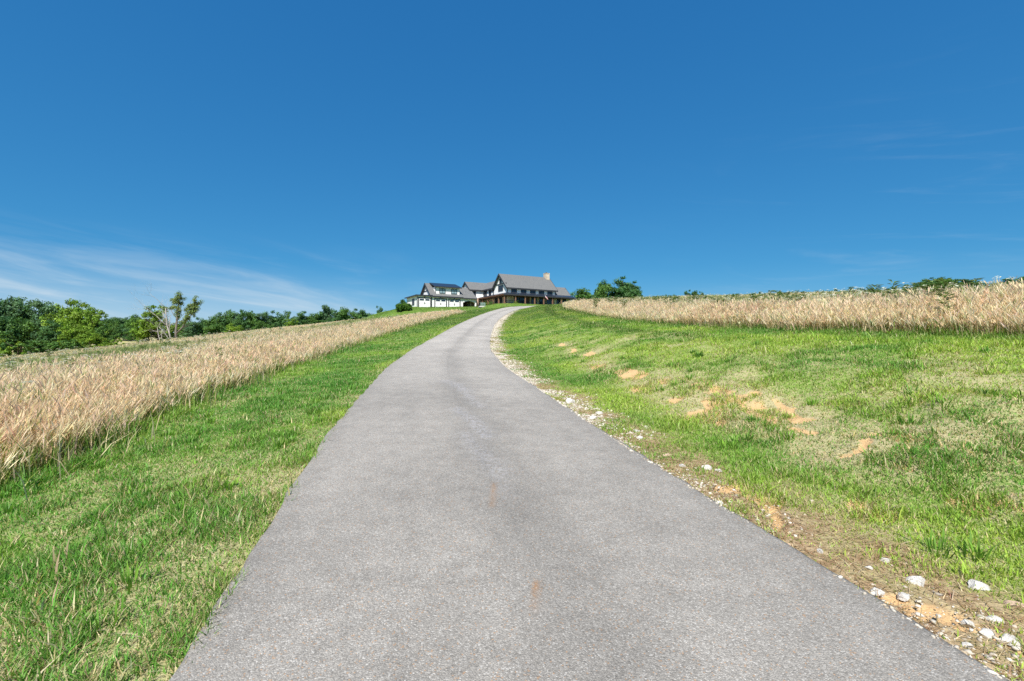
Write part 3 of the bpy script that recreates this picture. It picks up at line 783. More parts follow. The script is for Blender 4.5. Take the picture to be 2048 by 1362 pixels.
def tree_meshes(seed, colA, colB, wide=.42, base=.04, clumps=100, per=80, size=.021, flat=.7, lob=.5):
    """unit-height broadleaf tree: (trunk mesh, crown mesh)"""
    r = np.random.default_rng(seed); cen = []; rad = []
    lobes = [(r.uniform(-1, 1) * wide * .5, r.uniform(-1, 1) * wide * .5, base + (1 - base) * r.uniform(.12, .72), r.uniform(.55, .95) * wide * .62) for _ in range(11)]
    lobes.append((0, 0, .76, wide * .5))
    while len(cen) < clumps:
        lx, ly, lz, lr = lobes[r.integers(len(lobes))]
        d = r.normal(0, 1, 3); d /= np.linalg.norm(d); q = r.random() ** .4
        p = np.array([lx, ly, lz]) + d * lr * q * np.array([1, 1, 1.05])
        if base + .03 < p[2] < .93 and np.hypot(p[0], p[1]) < wide * 1.02: cen.append(p); rad.append(r.uniform(.07, .125))
    cen = np.array(cen); rad = np.array(rad)
    top = (cen[:, 2] + rad * flat).max(); cen[:, 2] *= 1 / top
    cols = np.array([np.array(colA) * (1 - f) + np.array(colB) * f for f in r.random(clumps)]) * r.uniform(.75, 1.25, (clumps, 1))
    V, q, c = foliage(cen, rad, per, size, cols, flat, seed + 1)
    crown = mesh_np('crown', V, [q], M['leaf'], c, link=False)
    mb = MB(); mb.tube([(0, 0, -.03), (.004, .003, base * .7), (-.006, .004, .5), (0, 0, .8)], [.028, .022, .014, .004], 7)
    for i in r.choice(clumps, 12, replace=False):
        e = cen[i]; z0 = max(.12, e[2] * .5); m_ = np.array([e[0] * .45, e[1] * .45, (z0 + e[2]) / 2 - .02])
        mb.tube([(0, 0, z0), tuple(m_), tuple(e)], [.011, .007, .002], 5)
    return mb.mesh('trunk', M['bark'], True), crown

G_DK = ((.042, .115, .036), (.085, .175, .050)); G_MID = ((.068, .16, .034), (.115, .22, .048)); G_LT = ((.13, .24, .026), (.21, .32, .038)); G_BL = ((.065, .145, .066), (.11, .195, .085))
PROTO = [tree_meshes(1, *G_DK, wide=.36), tree_meshes(2, *G_MID, wide=.40), tree_meshes(3, *G_LT, wide=.50, flat=.66), tree_meshes(4, *G_BL, wide=.44, flat=.66),
         tree_meshes(5, *G_DK, wide=.30), tree_meshes(6, *G_MID, wide=.55), tree_meshes(8, *G_LT, wide=.42, flat=.66)]
BUSH = [tree_meshes(11, *G_MID, wide=.8, base=.0, clumps=46, size=.04, per=80), tree_meshes(12, *G_LT, wide=.9, base=.0, clumps=44, size=.04, per=80), tree_meshes(13, *G_DK, wide=.75, base=.0, clumps=46, size=.04, per=80)]

def plant(px, top, dist, proto, label, group=None, name='broadleaf_tree', cat='tree', base_py=None, width_px=None, sink=0.):
    """tree whose axis stands at photo column px, at the given distance, reaching photo row top"""
    k = (px - CX) / F_PX; x, y = k * dist, dist
    z = float(H(x, y)) - sink
    ztop = EYE + (CY - top) / F_PX * dist
    h = max(1.0, ztop - z)
    root = empty(name, (x, y, z), random.uniform(0, 6.28)); sxy = h
    if width_px:
        wd = width_px / F_PX * dist; cr = proto[1]
        bx = max(v.co.x for v in cr.vertices) - min(v.co.x for v in cr.vertices); sxy = wd / bx
    root.scale = (sxy, sxy, h)
    tag(root, label, cat, group)
    link_mesh('trunk', proto[0], root); link_mesh('crown', proto[1], root)
    return root

GW = 'trees of the wood at the left edge'
plant(-20, 596, 122, PROTO[0], 'dark green tree cut by the left edge of the picture', GW, width_px=80)
plant(18, 589, 126, PROTO[3], 'tall dark tree, highest crown at the left end of the wood', GW, width_px=70)
plant(62, 600, 128, PROTO[0], 'dark blue green tree between the highest left crown and the pointed crown', GW, width_px=62)
plant(90, 597, 124, PROTO[3], 'grey green tree with layered crown in the middle of the left wood', GW, width_px=62)
plant(42, 632, 112, PROTO[1], 'lower mid green tree standing in front of the dark left wood', GW, width_px=66)
plant(8, 630, 110, PROTO[4], 'lower dark tree in front at the far left of the wood', GW, width_px=60)
plant(104, 640, 110, PROTO[0], 'low dark tree in shade at the front of the wood', GW, width_px=56)
plant(135, 596, 124, PROTO[2], 'tall yellow green tree, highest crown of the bright right half of the wood', GW, width_px=86)
plant(166, 603, 120, PROTO[6], 'bright green tree right of the tall yellow green crown', GW, width_px=74)
plant(196, 618, 116, PROTO[2], 'broad light green tree on the right shoulder of the wood', GW, width_px=64)
plant(150, 646, 106, PROTO[6], 'low rounded bright green tree at the front of the wood', GW, width_px=60)
plant(180, 658, 103, PROTO[2], 'lowest bright green tree at the front, under the right shoulder of the wood', GW, width_px=54)
plant(216, 640, 112, PROTO[5], 'mid green tree at the outer right end of the wood', GW, width_px=44)
GB = 'bushes along the foot of the left wood'
for i, (px, top, d, pr, wp, lab) in enumerate([
    (-8, 683, 98, 0, 52, 'green bush at the foot of the wood, cut by the left picture edge'), (36, 677, 100, 1, 56, 'light green bush at the foot of the lowest dark trees'),
    (76, 679, 100, 0, 56, 'mid green bush at the foot of the wood, right of the light green bush'), (112, 679, 101, 0, 54, 'green bush at the foot of the wood under the tall yellow green tree'),
    (146, 677, 101, 0, 50, 'green bush under the low rounded bright tree'), (228, 675, 104, 1, 40, 'small light bush at the right foot of the wood'),
    (256, 686, 106, 0, 30, 'low bush at the hedge between the wood and the dead trees'), (282, 685, 108, 2, 30, 'low dark bush at the right end of the hedge before the dead trees')]):
    plant(px, top, d, BUSH[pr], lab, GB, 'bush', 'bush', width_px=wp, sink=.2)
# far trees seen through the gap beyond the tan pasture
GF = 'distant trees behind the pasture gap'
for px, top, d, pr, lab in [(222, 634, 235, 4, 'distant dark tree just emerging behind the right end of the wood'), (238, 633, 240, 3, 'distant dark tree in the gap, left of its middle'),
                           (254, 634, 238, 0, 'distant dark tree at the middle of the gap between wood and dead trees'), (272, 627, 236, 1, 'distant taller tree just left of the leafless trees'),
                           (246, 656, 215, 3, 'smaller grey green tree at the back edge of the pasture gap'), (268, 654, 212, 5, 'smaller mid green tree at the back edge of the pasture, nearer the dead trees'), (230, 652, 215, 0, 'smaller dark tree at the back of the pasture beside the wood')]:
    plant(px, top, d, PROTO[pr], lab, GF, width_px=34)
# round green tree behind the dead trees
plant(316, 609, 107, PROTO[2], 'round bright green tree standing behind the leafless grey trees', None, width_px=78)
plant(296, 636, 109, PROTO[6], 'low bushy green tree left behind the leafless grey trees', None, width_px=40)
plant(388, 668, 112, BUSH[2], 'low dark shrub in the meadow right of the leafless trees', None, 'bush', 'bush', width_px=22)
plant(405, 667, 112, BUSH[0], 'smallest shrub in the meadow, rightmost of the two by the leafless trees', None, 'bush', 'bush', width_px=14)

# far row of trees beyond the left meadow
ROW = [(385, 642, 3), (401, 634, 0), (423, 631, 1), (440, 624, 0), (453, 617, 5), (470, 624, 3), (484, 618, 0), (500, 619, 1), (520, 625, 3), (539, 620, 0), (552, 630, 4), (567, 620, 5), (586, 631, 3),
       (605, 621, 0), (623, 625, 1), (640, 622, 0), (655, 608, 3), (671, 620, 0), (687, 612, 1), (703, 617, 5), (717, 616, 0), (728, 625, 4), (745, 625, 3), (758, 611, 0), (772, 620, 1)]
ORD = ['first', 'second', 'third', 'fourth', 'fifth', 'sixth', 'seventh', 'eighth', 'ninth', 'tenth', 'eleventh', 'twelfth', 'thirteenth', 'fourteenth', 'fifteenth', 'sixteenth', 'seventeenth', 'eighteenth', 'nineteenth', 'twentieth', 'twenty-first', 'twenty-second', 'twenty-third', 'twenty-fourth', 'twenty-fifth']
SPEC = {4: 'broad high crown at the left end of the far tree row beyond the meadow', 16: 'tallest pointed crown in the far tree row beyond the left meadow', 23: 'slim tree standing apart near the house end of the far row', 24: 'last low tree of the far row, nearest to the house hedge'}
for i, (px, top, pr) in enumerate(ROW):
    d = 172 + (i * 37 % 17)
    lab = SPEC.get(i, ORD[i] + ' tree from the left in the far row beyond the left meadow')
    plant(px, top, d, PROTO[pr], lab, 'far row of trees beyond the left meadow', width_px=(38 if i not in (23, 16, 24) else 24) + (i * 13 % 11), sink=.3)
for px, top, d, lab in [(344, 646, 190, 'far tree showing between the leafless trunks and the ragged tree'), (362, 640, 192, 'far tree just right behind the ragged tree trunk'), (377, 638, 188, 'far low tree between the ragged tree and the far row')]:
    plant(px, top, d, PROTO[1], lab, 'far row of trees beyond the left meadow', width_px=34, sink=.3)
GE = 'low bright trees before the far row'
for px, top, d, w, pr, lab in [(430, 646, 160, 46, 1, 'low mid green tree at the front left of the far row'), (470, 646, 158, 44, 6, 'low light green tree at the front of the far row, second of three'), (585, 637, 162, 44, 2, 'low yellow green tree at the front of the far row, nearest the house'), (525, 641, 160, 44, 5, 'low bushy tree at the front of the far row below its middle')]:
    plant(px, top, d, PROTO[pr], lab, GE, width_px=w, sink=.3)
# trees on the hilltop right of the house
GR = 'trees on the hilltop right of the house'
plant(1164, 574, 150, PROTO[1], 'loose mid green tree next to the right end of the house', GR, width_px=58)
plant(1187, 584, 155, PROTO[5], 'small low tree between the house and the big hilltop pair', GR, width_px=34)
plant(1209, 558, 150, PROTO[1], 'narrower left tree of the big hilltop pair', GR, width_px=44)
plant(1243, 553, 148, PROTO[0], 'large dark round tree, main crown of the hilltop group', GR, width_px=64)
plant(1266, 562, 151, PROTO[0], 'dark crown at the right side of the large hilltop tree', GR, width_px=50)
GS = 'small trees peeping over the right meadow'
for px, top, w, pr, lab in [(1315, 589, 10, 1, 'tiny tree top peeping over the meadow, leftmost of three'), (1331, 588, 12, 5, 'tiny tree top peeping over the meadow, middle of three'), (1348, 587, 11, 1, 'tiny tree top peeping over the meadow, right one of three'),
                         (1376, 579, 24, 0, 'small dark tree over the meadow, left of the adjoining two'), (1390, 580, 20, 4, 'small dark tree over the meadow at the middle of the little clump'), (1402, 582, 18, 0, 'small dark tree at the right end of the little clump over the meadow')]:
    plant(px, top, 170, PROTO[pr], lab, GS, width_px=w)
GT = 'tree tops over the right edge of the meadow'
for px, top, w, pr, lab in [(1838, 562, 40, 5, 'sloping left end of the tree tops over the right meadow'), (1858, 555, 40, 0, 'left high crown of the tree tops over the right meadow'), (1884, 553, 42, 1, 'highest crown of the tree tops over the right meadow'),
                         (1906, 557, 36, 0, 'crown right of the highest one over the right meadow'), (1934, 557, 36, 3, 'separate dark crown right of a dip in the tree tops'), (1955, 562, 34, 1, 'low crown at the right end of the larger clump over the meadow'),
                         (1998, 563, 26, 1, 'left crown of the clump at the right picture edge'), (2018, 555, 36, 0, 'middle crown of the clump at the right picture edge'), (2042, 551, 36, 5, 'highest crown, cut by the right picture edge')]:
    plant(px, top, 118, PROTO[pr], lab, GT, width_px=w)

# leafless trees in the meadow
def limbs(mb, p, d, L, r, depth, rg, tips, bend=.35, up=.15):
    n = 4; pts = [p]; rad = [r]
    for i in range(n):
        d = d + rg.normal(0, bend * .3, 3) + np.array([0, 0, up * .3]); d /= np.linalg.norm(d)
        pts.append(pts[-1] + d * L / n); rad.append(r * (1 - .55 * (i + 1) / n))
    mb.tube([tuple(q) for q in pts], rad, 6 if r > .04 else 4)
    tips.append((pts[-1], depth))
    if depth > 0:
        for i in range(rg.integers(3, 5)):
            k = rg.integers(1, n + 1); nd = d + rg.normal(0, .55, 3); nd /= np.linalg.norm(nd)
            limbs(mb, pts[k], nd, L * rg.uniform(.5, .72), rad[k] * .62, depth - 1, rg, tips, bend, up)
def bare_tree(px, py_base, dist, stems_, label, seed, leafy=False):
    x = (px - CX) / F_PX * dist; z = float(H(x, dist)); root = empty('bare_tree' if not leafy else 'ragged_tree', (x, dist, z)); rg = np.random.default_rng(seed)
    tag(root, label, 'tree', 'half dead trees in the left meadow'); mb = MB(); tips = []
    for (dx, H_, r) in stems_:
        d = np.array([dx, rg.uniform(-.1, .1), 1.]); L = H_ * .62 * math.hypot(dx, 1); d /= np.linalg.norm(d)
        limbs(mb, np.array([rg.uniform(-.2, .2), rg.uniform(-.2, .2), -.2]), d, L, r, 4, rg, tips)
    mb.build('trunk', M['deadwood'] if not leafy else M['bark2'], root, True)
    return root, tips
M['bark2'] = bark_material('grey_brown_bark', (.11, .095, .08), (.26, .23, .2))
bare_tree(342, 678, 104, [(-.42, 12.6, .19), (-.12, 9.5, .10), (-.8, 8.0, .08)], 'tall bleached leafless tree leaning left with fine twigs on top', 5)
bare_tree(308, 682, 106, [(-.75, 6.8, .10), (-.4, 5.5, .07)], 'lower leafless grey tree leaning far left beside the tall bleached one', 9)
bare_tree(322, 680, 103, [(-.35, 6.0, .1), (-.1, 5.2, .08)], 'thin leafless sapling trunks between the two leaning bare trees', 15)
def ragged():
    root, _ = bare_tree(349, 678, 103, [], 'ragged tree with two ivy clad upright limbs beside the bleached tree', 21, True) if False else (None, None)
    dist = 103; x = (353 - CX) / F_PX * dist; z = float(H(x, dist)); root = empty('ragged_tree', (x, dist, z)); rg = np.random.default_rng(33)
    tag(root, 'ragged tree with two leafy upright limbs beside the bleached leafless tree', 'tree', 'half dead trees in the left meadow')
    mb = MB(); cen = []; rad = []
    for path, rr in [([(0, 0, -.3), (-.15, 0, 2.2), (.05, .1, 5.2), (.3, .2, 8.4), (.75, .1, 10.3)], [.32, .25, .19, .13, .05]),
                     ([(0, 0, 1.8), (1.2, .2, 3.2), (2.5, .1, 5.5), (3.3, 0, 7.4), (4.5, .1, 9.3)], [.19, .16, .13, .09, .03]),
                     ([(1.2, .2, 3.2), (2.2, .4, 3.5), (3.1, .3, 4.6)], [.12, .08, .03]), ([(0.05, .1, 5.2), (-1, 0, 6.6), (-1.4, 0, 8.0)], [.1, .06, .02]),
                     ([(.3, .2, 8.4), (-.4, .1, 9.6), (-.7, .1, 10.4)], [.09, .05, .02]), ([(3.3, 0, 7.4), (3.1, .1, 8.6), (3.4, 0, 9.4)], [.08, .05, .02]), ([(2.5, .1, 5.5), (3.7, 0, 6.2), (4.6, .1, 7.4)], [.08, .05, .02])]:
        mb.tube(path, rr, 7)
    for (a, b, n, s) in [((0, .1, 4.8), (.35, .2, 8.4), 15, .55), ((-.5, .1, 8.2), (.9, .1, 10.4), 34, .8), ((1.8, .1, 4.2), (3.2, 0, 7.2), 18, .6), ((3.0, 0, 7.0), (4.7, .1, 9.3), 34, .8), ((3.6, 0, 6.0), (4.5, .1, 7.6), 12, .5), ((-1.2, 0, 7.0), (-1.3, 0, 8), 3, .35)]:
        for _ in range(n):
            f = rg.random(); p = np.array(a) * (1 - f) + np.array(b) * f + rg.normal(0, s * .55, 3); cen.append(p); rad.append(rg.uniform(.42, .75))
    cols = np.array([np.array((.12, .19, .05)) * (1 - f) + np.array((.22, .28, .09)) * f for f in rg.random(len(cen))])
    V, q, c = foliage(np.array(cen), np.array(rad), 55, .13, cols, .9, 3)
    mb.build('trunk', M['bark2'], root, True); mesh_np('crown', V, [q], M['leaf'], c, parent=root)
ragged()

# ------------------------------------------------------------------ house
GZ = 9.2
house = empty('farmhouse', (HC[0], HC[1], GZ), HA)
tag(house, 'white farmhouse on the hilltop with grey roof, timber porch and three bay garage', 'house')
z_ = lambda z: z - GZ
def hp(mb, name, mat, parent=None): return mb.build(name, mat, parent or house)

def gable(a0, a1, b0, b1, ze, zrg, axis, over=.45, end0=True, end1=True, wall_z=None, ridge=None, o0=None, o1=None):
    """gabled block: upper wall with gable ends, two roof slopes, dark rake and eave boards. axis 0: ridge along a"""
    z0 = z_(9.0 if wall_z is None else wall_z); ze, zrg = z_(ze), z_(zrg)
    lo, hi = (b0, b1) if axis == 0 else (a0, a1); c0, c1 = (a0, a1) if axis == 0 else (b0, b1); mid = (lo + hi) / 2 if ridge is None else ridge
    w = MB(); w.prism([(lo, z0), (hi, z0), (hi, ze), (mid, zrg - .02), (lo, ze)], axis, c0, c1)
    r = MB(); tr = MB(); th = .22
    e0 = c0 - (over if o0 is None else o0); e1 = c1 + (over if o1 is None else o1)
    sl_l = (zrg - ze) / (mid - lo); sl_h = (zrg - ze) / (hi - mid)
    up = .26
    pl = lambda c, q, z: (c, q, z) if axis == 0 else (q, c, z)
    L0, LZ = lo - over, ze - over * sl_l + up; H0, HZ = hi + over, ze - over * sl_h + up; R = zrg + up
    for (q0, qz) in ((L0, LZ), (H0, HZ)):
        r.prism([(q0, qz), (mid, R), (mid, R - th), (q0, qz - th)], axis, e0, e1)
        for (c, on) in ((e0, end0), (e1, end1)):
            if on:
                s = -1 if c == e0 else 1
                tr.prism([(q0, qz + .02), (mid, R + .02), (mid, R - .42), (q0, qz - .36)], axis, c, c + s * .1)
        sg = -1 if q0 == L0 else 1
        g0, g1 = sorted((q0 + sg * .002, q0 + sg * .12))
        if axis == 0: tr.box(e0, e1, g0, g1, qz - .34, qz - .01)
        else: tr.box(g0, g1, e0, e1, qz - .34, qz - .01)
    return w, r, tr

def window(face, pos, c, zc, w, h, cols=2, rows=1, pane='glass', frame='trim'):
    """face 'F' looks to -b, 'W' looks to -a; pos is the wall plane, c the centre along the wall"""
    f = MB(); p = MB(); z0, z1 = z_(zc - h / 2), z_(zc + h / 2); c0, c1 = c - w / 2, c + w / 2; t = .10
    def bx(mb, u0, u1, q0, q1, out0, out1):
        if face == 'F': mb.box(u0, u1, pos - out1, pos - out0, q0, q1)
        else: mb.box(pos - out1, pos - out0, u0, u1, q0, q1)
    bx(f, c0 - t, c1 + t, z1, z1 + t, -.02, .09); bx(f, c0 - t, c1 + t, z0 - t, z0, -.02, .11); bx(f, c0 - t, c0, z0, z1, -.02, .09); bx(f, c1, c1 + t, z0, z1, -.02, .09)
    for i in range(1, cols):
        u = c0 + (c1 - c0) * i / cols; bx(f, u - .04, u + .04, z0, z1, -.02, .075)
    for i in range(1, rows):
        q = z0 + (z1 - z0) * i / rows; bx(f, c0, c1, q - .025, q + .025, -.02, .07)
    bx(p, c0, c1, z0, z1, -.02, .03)
    o = hp(f, 'window', M[frame]); p.build('pane', M[pane], o)

# main block
w, r, tr = gable(0, 13.5, 0, 7, 13.95, 17.25, 0, .32, wall_z=12.75, o0=.45, o1=.45); hp(w, 'wall', M['siding']); main_roof = hp(r, 'roof', M['roof']); hp(tr, 'roof_trim', M['trim'])
w = MB(); w.box(.04, 13.46, .04, 6.96, z_(9.0), z_(12.8)); hp(w, 'stone_wall', M['stone'])
# cross wing behind, ridge running back
w, r, tr = gable(.25, 6, 6.9, 19, 14.5, 16.7, 1, .3, end0=False, o0=-.0); hp(w, 'wall', M['siding']); hp(r, 'roof', M['roof']); hp(tr, 'roof_trim', M['trim'])
# rear wing towards the garage
w, r, tr = gable(-3.3, 3.1, 13.4, 18.8, 14.5, 16.55, 0, .3, end1=False); hp(w, 'wall', M['siding']); hp(r, 'roof', M['roof']); hp(tr, 'roof_trim', M['trim'])
# right wing
w, r, tr = gable(13.5, 18.4, .35, 6.3, 12.3, 15.0, 0, .4, end0=False, o0=-.02); hp(w, 'wall', M['siding']); hp(r, 'roof', M['roof']); hp(tr, 'roof_trim', M['trim'])
# chimney
c = MB(); c.box(12.65, 13.7, 2.85, 4.05, z_(14.5), z_(18.42)); c.box(12.6, 13.75, 2.8, 4.1, z_(18.42), z_(18.56)); ch = hp(c, 'chimney', M['stone'], main_roof)
c = MB(); c.box(12.85, 13.1, 3.1, 3.4, z_(18.56), z_(18.76)); c.box(13.2, 13.45, 3.4, 3.7, z_(18.56), z_(18.7)); hp(c, 'chimney_pot', M['black'])
# gable face dressing: cross beam, curved braces
g = MB(); g.box(-.1, -.003, .55, 6.45, z_(14.9), z_(15.12))
def brace(b0, z0, b1, z1, bulge):
    n = 7; pts = []
    for i in range(n + 1):
        f = i / n; q = math.sin(f * math.pi) * bulge; pts.append((b0 + (b1 - b0) * f + q * (1 if b1 > b0 else -1), z0 + (z1 - z0) * f))
    for p, q in zip(pts[:-1], pts[1:]):
        g.hexa([(-.09, p[0] - .08, z_(p[1])), (-.002, p[0] - .08, z_(p[1])), (-.002, p[0] + .08, z_(p[1])), (-.09, p[0] + .08, z_(p[1])),
                (-.09, q[0] - .08, z_(q[1])), (-.002, q[0] - .08, z_(q[1])), (-.002, q[0] + .08, z_(q[1])), (-.09, q[0] + .08, z_(q[1]))])
brace(.1, 12.85, .9, 14.9, -.28); brace(6.9, 12.85, 6.1, 14.9, -.28)
hp(g, 'gable_timber', M['trim'])
cb = MB(); cb.box(-.07, .0, -.07, .16, z_(12.8), z_(13.9)); hp(cb, 'downpipe', M['trim']); cb = MB(); cb.box(13.35, 13.57, -.07, .1, z_(12.8), z_(13.6)); hp(cb, 'downpipe', M['trim'])
# windows
for a in (1.69, 4.31, 6.87, 9.33, 11.8): window('F', 0, a, 13.33, 1.3, .95, 3, 2)
window('W', 0, 3.35, 14.05, 2.1, 1.15, 3, 2); window('W', 0, 3.45, 15.75, .75, 1.05, 2, 2)
window('W', .25, 9.3, 13.6, 1.0, 1.2, 2, 2); window('W', .25, 12.0, 13.5, 1.7, 1.25, 3, 2)
window('F', 13.4, -2.4, 13.4, 1.1, 1.3, 2, 2)
# porch
def porch():
    zi, zo = z_(12.85), z_(12.2); o = -2.15; th = .16
    r = MB()
    r.slab([(o, o, zo), (18.2, o, zo), (18.2, .06, zi), (.06, .06, zi)], th)
    r.slab([(o, o + .0, zo), (.06, .06, zi), (.06, 13.4, zi), (o, 13.4, zo)], th)
    pr = hp(r, 'porch_roof', M['metalroof'])
    f = MB(); f.box(o - .08, o - .002, o + .0, 13.4, zo - .3, zo - .02); hp(f, 'fascia', M['wood'], pr)
    f = MB(); f.box(o - .08, 18.2, o - .08, o - .002, zo - .3, zo - .02); hp(f, 'fascia', M['trim'], pr)
    cl = MB(); cl.box(o + .05, 18.1, o + .05, -.05, zo - .34, zo - .24); cl.box(o + .05, -.05, -.04, 13.3, zo - .34, zo - .24); hp(cl, 'ceiling', M['wood'], pr)
    fl = MB(); fl.box(o, 18.2, o, -.0, z_(8.8), z_(9.95)); fl.box(o, -.0, .0, 13.4, z_(8.8), z_(9.95)); hp(fl, 'porch_floor', M['concrete'])
    for a in (-1.9, 1.0, 3.6, 6.2, 8.75, 11.3, 13.9, 16.4, 18.0):
        p = MB(); p.box(a - .12, a + .12, -1.98, -1.74, z_(9.95), zo - .3); p.box(a - .19, a + .19, -2.05, -1.67, z_(9.95), z_(10.25)); hp(p, 'porch_post', M['post'])
    for b in (.9, 3.6, 6.4, 9.2, 12.0):
        p = MB(); p.box(-1.98, -1.74, b - .12, b + .12, z_(9.95), zo - .3); p.box(-2.05, -1.67, b - .19, b + .19, z_(9.95), z_(10.25)); hp(p, 'porch_post', M['post'])
porch()
for a, w in ((2.4, 1.2), (3.9, 1.2), (7.2, 1.3), (9.6, 1.6), (11.9, 1.9)): window('F', .04, a, 11.1, w, 2.1, 2, 3)
for a in (14.6, 16.4): window('F', .35, a, 11.2, .9, 1.2, 2, 2)
for b, w, h in ((1.2, 1.0, 2.2), (3.3, 1.0, 1.6), (5.6, 1.1, 2.1)): window('W', .04, b, 11.0, w, h, 2, 3)
for b, w, h in ((8.4, 1.1, 1.7), (10.8, 1.2, 2.1)): window('W', .25, b, 11.0, w, h, 2, 3)
s = MB(); s.box(.12, .24, 7.0, 13.3, z_(9), z_(12.7)); hp(s, 'stone_wall', M['stone'])
dr = MB(); dr.box(5.0, 6.0, -.03, .039, z_(9.95), z_(12.05)); dd = hp(dr, 'front_door', M['wood']); k = MB(); k.box(5.86, 5.92, -.09, -.03, z_(10.9), z_(11.1)); hp(k, 'handle', M['black'], dd)

# garage: low left bay, gabled block with shed dormer, breezeway
B0 = 10.45
w = MB(); w.box(-18.1, -14.52, B0 + .02, 18.4, z_(8.6), z_(12.05)); hp(w, 'wall', M['siding'])
r = MB(); r.slab([(-18.5, B0 - .28, z_(12.2)), (-14.4, B0 - .28, z_(12.34)), (-14.4, 18.7, z_(12.34)), (-18.5, 18.7, z_(12.2))], .2); hp(r, 'flat_roof', M['metalroof'])
t_ = MB(); t_.box(-18.58, -18.502, B0 - .28, 18.7, z_(11.92), z_(12.19)); t_.box(-18.58, -14.6, B0 - .38, B0 - .282, z_(11.96), z_(12.25)); t_.box(-18.16, -18.02, B0 - .06, B0 + .018, z_(8.6), z_(11.95)); t_.box(-14.66, -14.5, B0 - .06, B0 - .002, z_(8.6), z_(12.0)); hp(t_, 'roof_trim', M['trim'])
w, r, tr = gable(-14.5, -6.6, B0, 18.25, 12.15, 15.3, 0, .3, end1=False, wall_z=8.6, o0=.42, o1=0); hp(w, 'wall', M['siding']); hp(r, 'roof', M['roof']); hp(tr, 'roof_trim', M['trim'])
g = MB(); g.box(-14.6, -14.503, 12.0, 16.7, z_(13.55), z_(13.72)); hp(g, 'gable_timber', M['trim'])
d = MB(); d.box(-13.4, -7.3, B0 + .45, 14.3, z_(12.2), z_(14.42)); dm = hp(d, 'dormer', M['siding'])
d = MB(); d.slab([(-13.75, B0 + .0, z_(14.52)), (-6.95, B0 + .0, z_(14.52)), (-6.95, 14.35, z_(15.72)), (-13.75, 14.35, z_(15.72))], .2); hp(d, 'dormer_roof', M['metalroof'], dm)
d = MB(); d.box(-13.48, -13.402, B0 + .40, B0 + .55, z_(12.4), z_(14.3)); d.box(-13.8, -6.9, B0 - .08, B0 - .002, z_(14.24), z_(14.5)); hp(d, 'dormer_trim', M['trim'], dm)
for a in (-11.75, -8.75): window('F', B0 + .45, a, 13.5, 1.35, .95, 2, 2, pane='pale_glass')
def garage_door(a, ztop=11.45, w=2.7, zb=9.1):
    d = MB(); d.box(a - w / 2, a + w / 2, B0 - .03, B0 + .03, z_(zb), z_(ztop)); o = hp(d, 'garage_door', M['door'])
    g = MB(); n = 4; h = (ztop - zb) / n
    for i in range(1, n): g.box(a - w / 2, a + w / 2, B0 - .036, B0 - .031, z_(zb + h * i - .015), z_(zb + h * i + .015))
    g.build('panel_groove', M['greytrim'], o)
    for s in (-1, 1):
        p = MB(); p.box(a + s * w * .25 - w * .19, a + s * w * .25 + w * .19, B0 - .045, B0 - .031, z_(ztop - .50), z_(ztop - .12)); p.build('pane', M['glass'], o)
    hd = MB(); hd.box(a - .09, a - .03, B0 - .08, B0 - .031, z_(zb + 1.0), z_(zb + 1.5)); hd.box(a + .03, a + .09, B0 - .08, B0 - .031, z_(zb + 1.0), z_(zb + 1.5)); hd.build('handle', M['black'], o)
    f = MB(); f.box(a - w / 2 - .22, a - w / 2, B0 - .07, B0 + .03, z_(zb), z_(ztop)); f.box(a + w / 2, a + w / 2 + .22, B0 - .07, B0 + .03, z_(zb), z_(ztop)); f.box(a - w / 2 - .22, a + w / 2 + .22, B0 - .07, B0 + .03, z_(ztop), z_(ztop + .20)); f.build('frame', M['trim'], o)
    l = MB(); l.box(a - .09, a + .09, B0 - .25, B0 + .0, z_(ztop + .26), z_(ztop + .44)); hp(l, 'gooseneck_lamp', M['black'])
for a in (-16.3, -12.35, -8.85): garage_door(a)
window('W', -18.1, 13.2, 10.75, 1.3, 1.25, 2, 2)
# breezeway between garage and house
r = MB(); r.prism([(B0 - .42, z_(12.02)), (14.35, z_(15.05)), (18.6, z_(12.0)), (18.6, z_(11.8)), (14.35, z_(14.83)), (B0 - .42, z_(11.8))], 0, -6.58, -3.05); hp(r, 'breezeway_roof', M['roof'])
t_ = MB(); t_.box(-6.5, -3.0, B0 - .52, B0 - .422, z_(11.72), z_(12.0)); t_.prism([(B0 - .42, z_(12.04)), (13.3, z_(14.3)), (13.3, z_(13.9)), (B0 - .42, z_(11.7))], 0, -3.048, -2.95); hp(t_, 'roof_trim', M['trim'])
t_ = MB()
poly = [(-6.55, 11.8), (-6.55, 10.9)] + [(-6.55 + 3.2 * i / 8, 10.9 + .45 * math.sin(math.pi * i / 8)) for i in range(1, 8)] + [(-3.35, 10.9), (-3.35, 11.8)]
t_.prism([(q, z_(z)) for q, z in poly[::-1]], 1, B0 - .05, B0 + .2); t_.box(-3.35, -3.05, B0 - .05, B0 + .25, z_(8.9), z_(11.8)); hp(t_, 'arched_beam', M['door'])
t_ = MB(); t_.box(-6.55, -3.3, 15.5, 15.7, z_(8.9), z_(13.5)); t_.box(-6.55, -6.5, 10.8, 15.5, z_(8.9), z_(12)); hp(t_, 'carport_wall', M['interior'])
t_ = MB(); t_.box(-3.04, -2.2, B0 + .5, 13.38, z_(8.9), z_(12.2)); hp(t_, 'brick_wall', M['brick'])

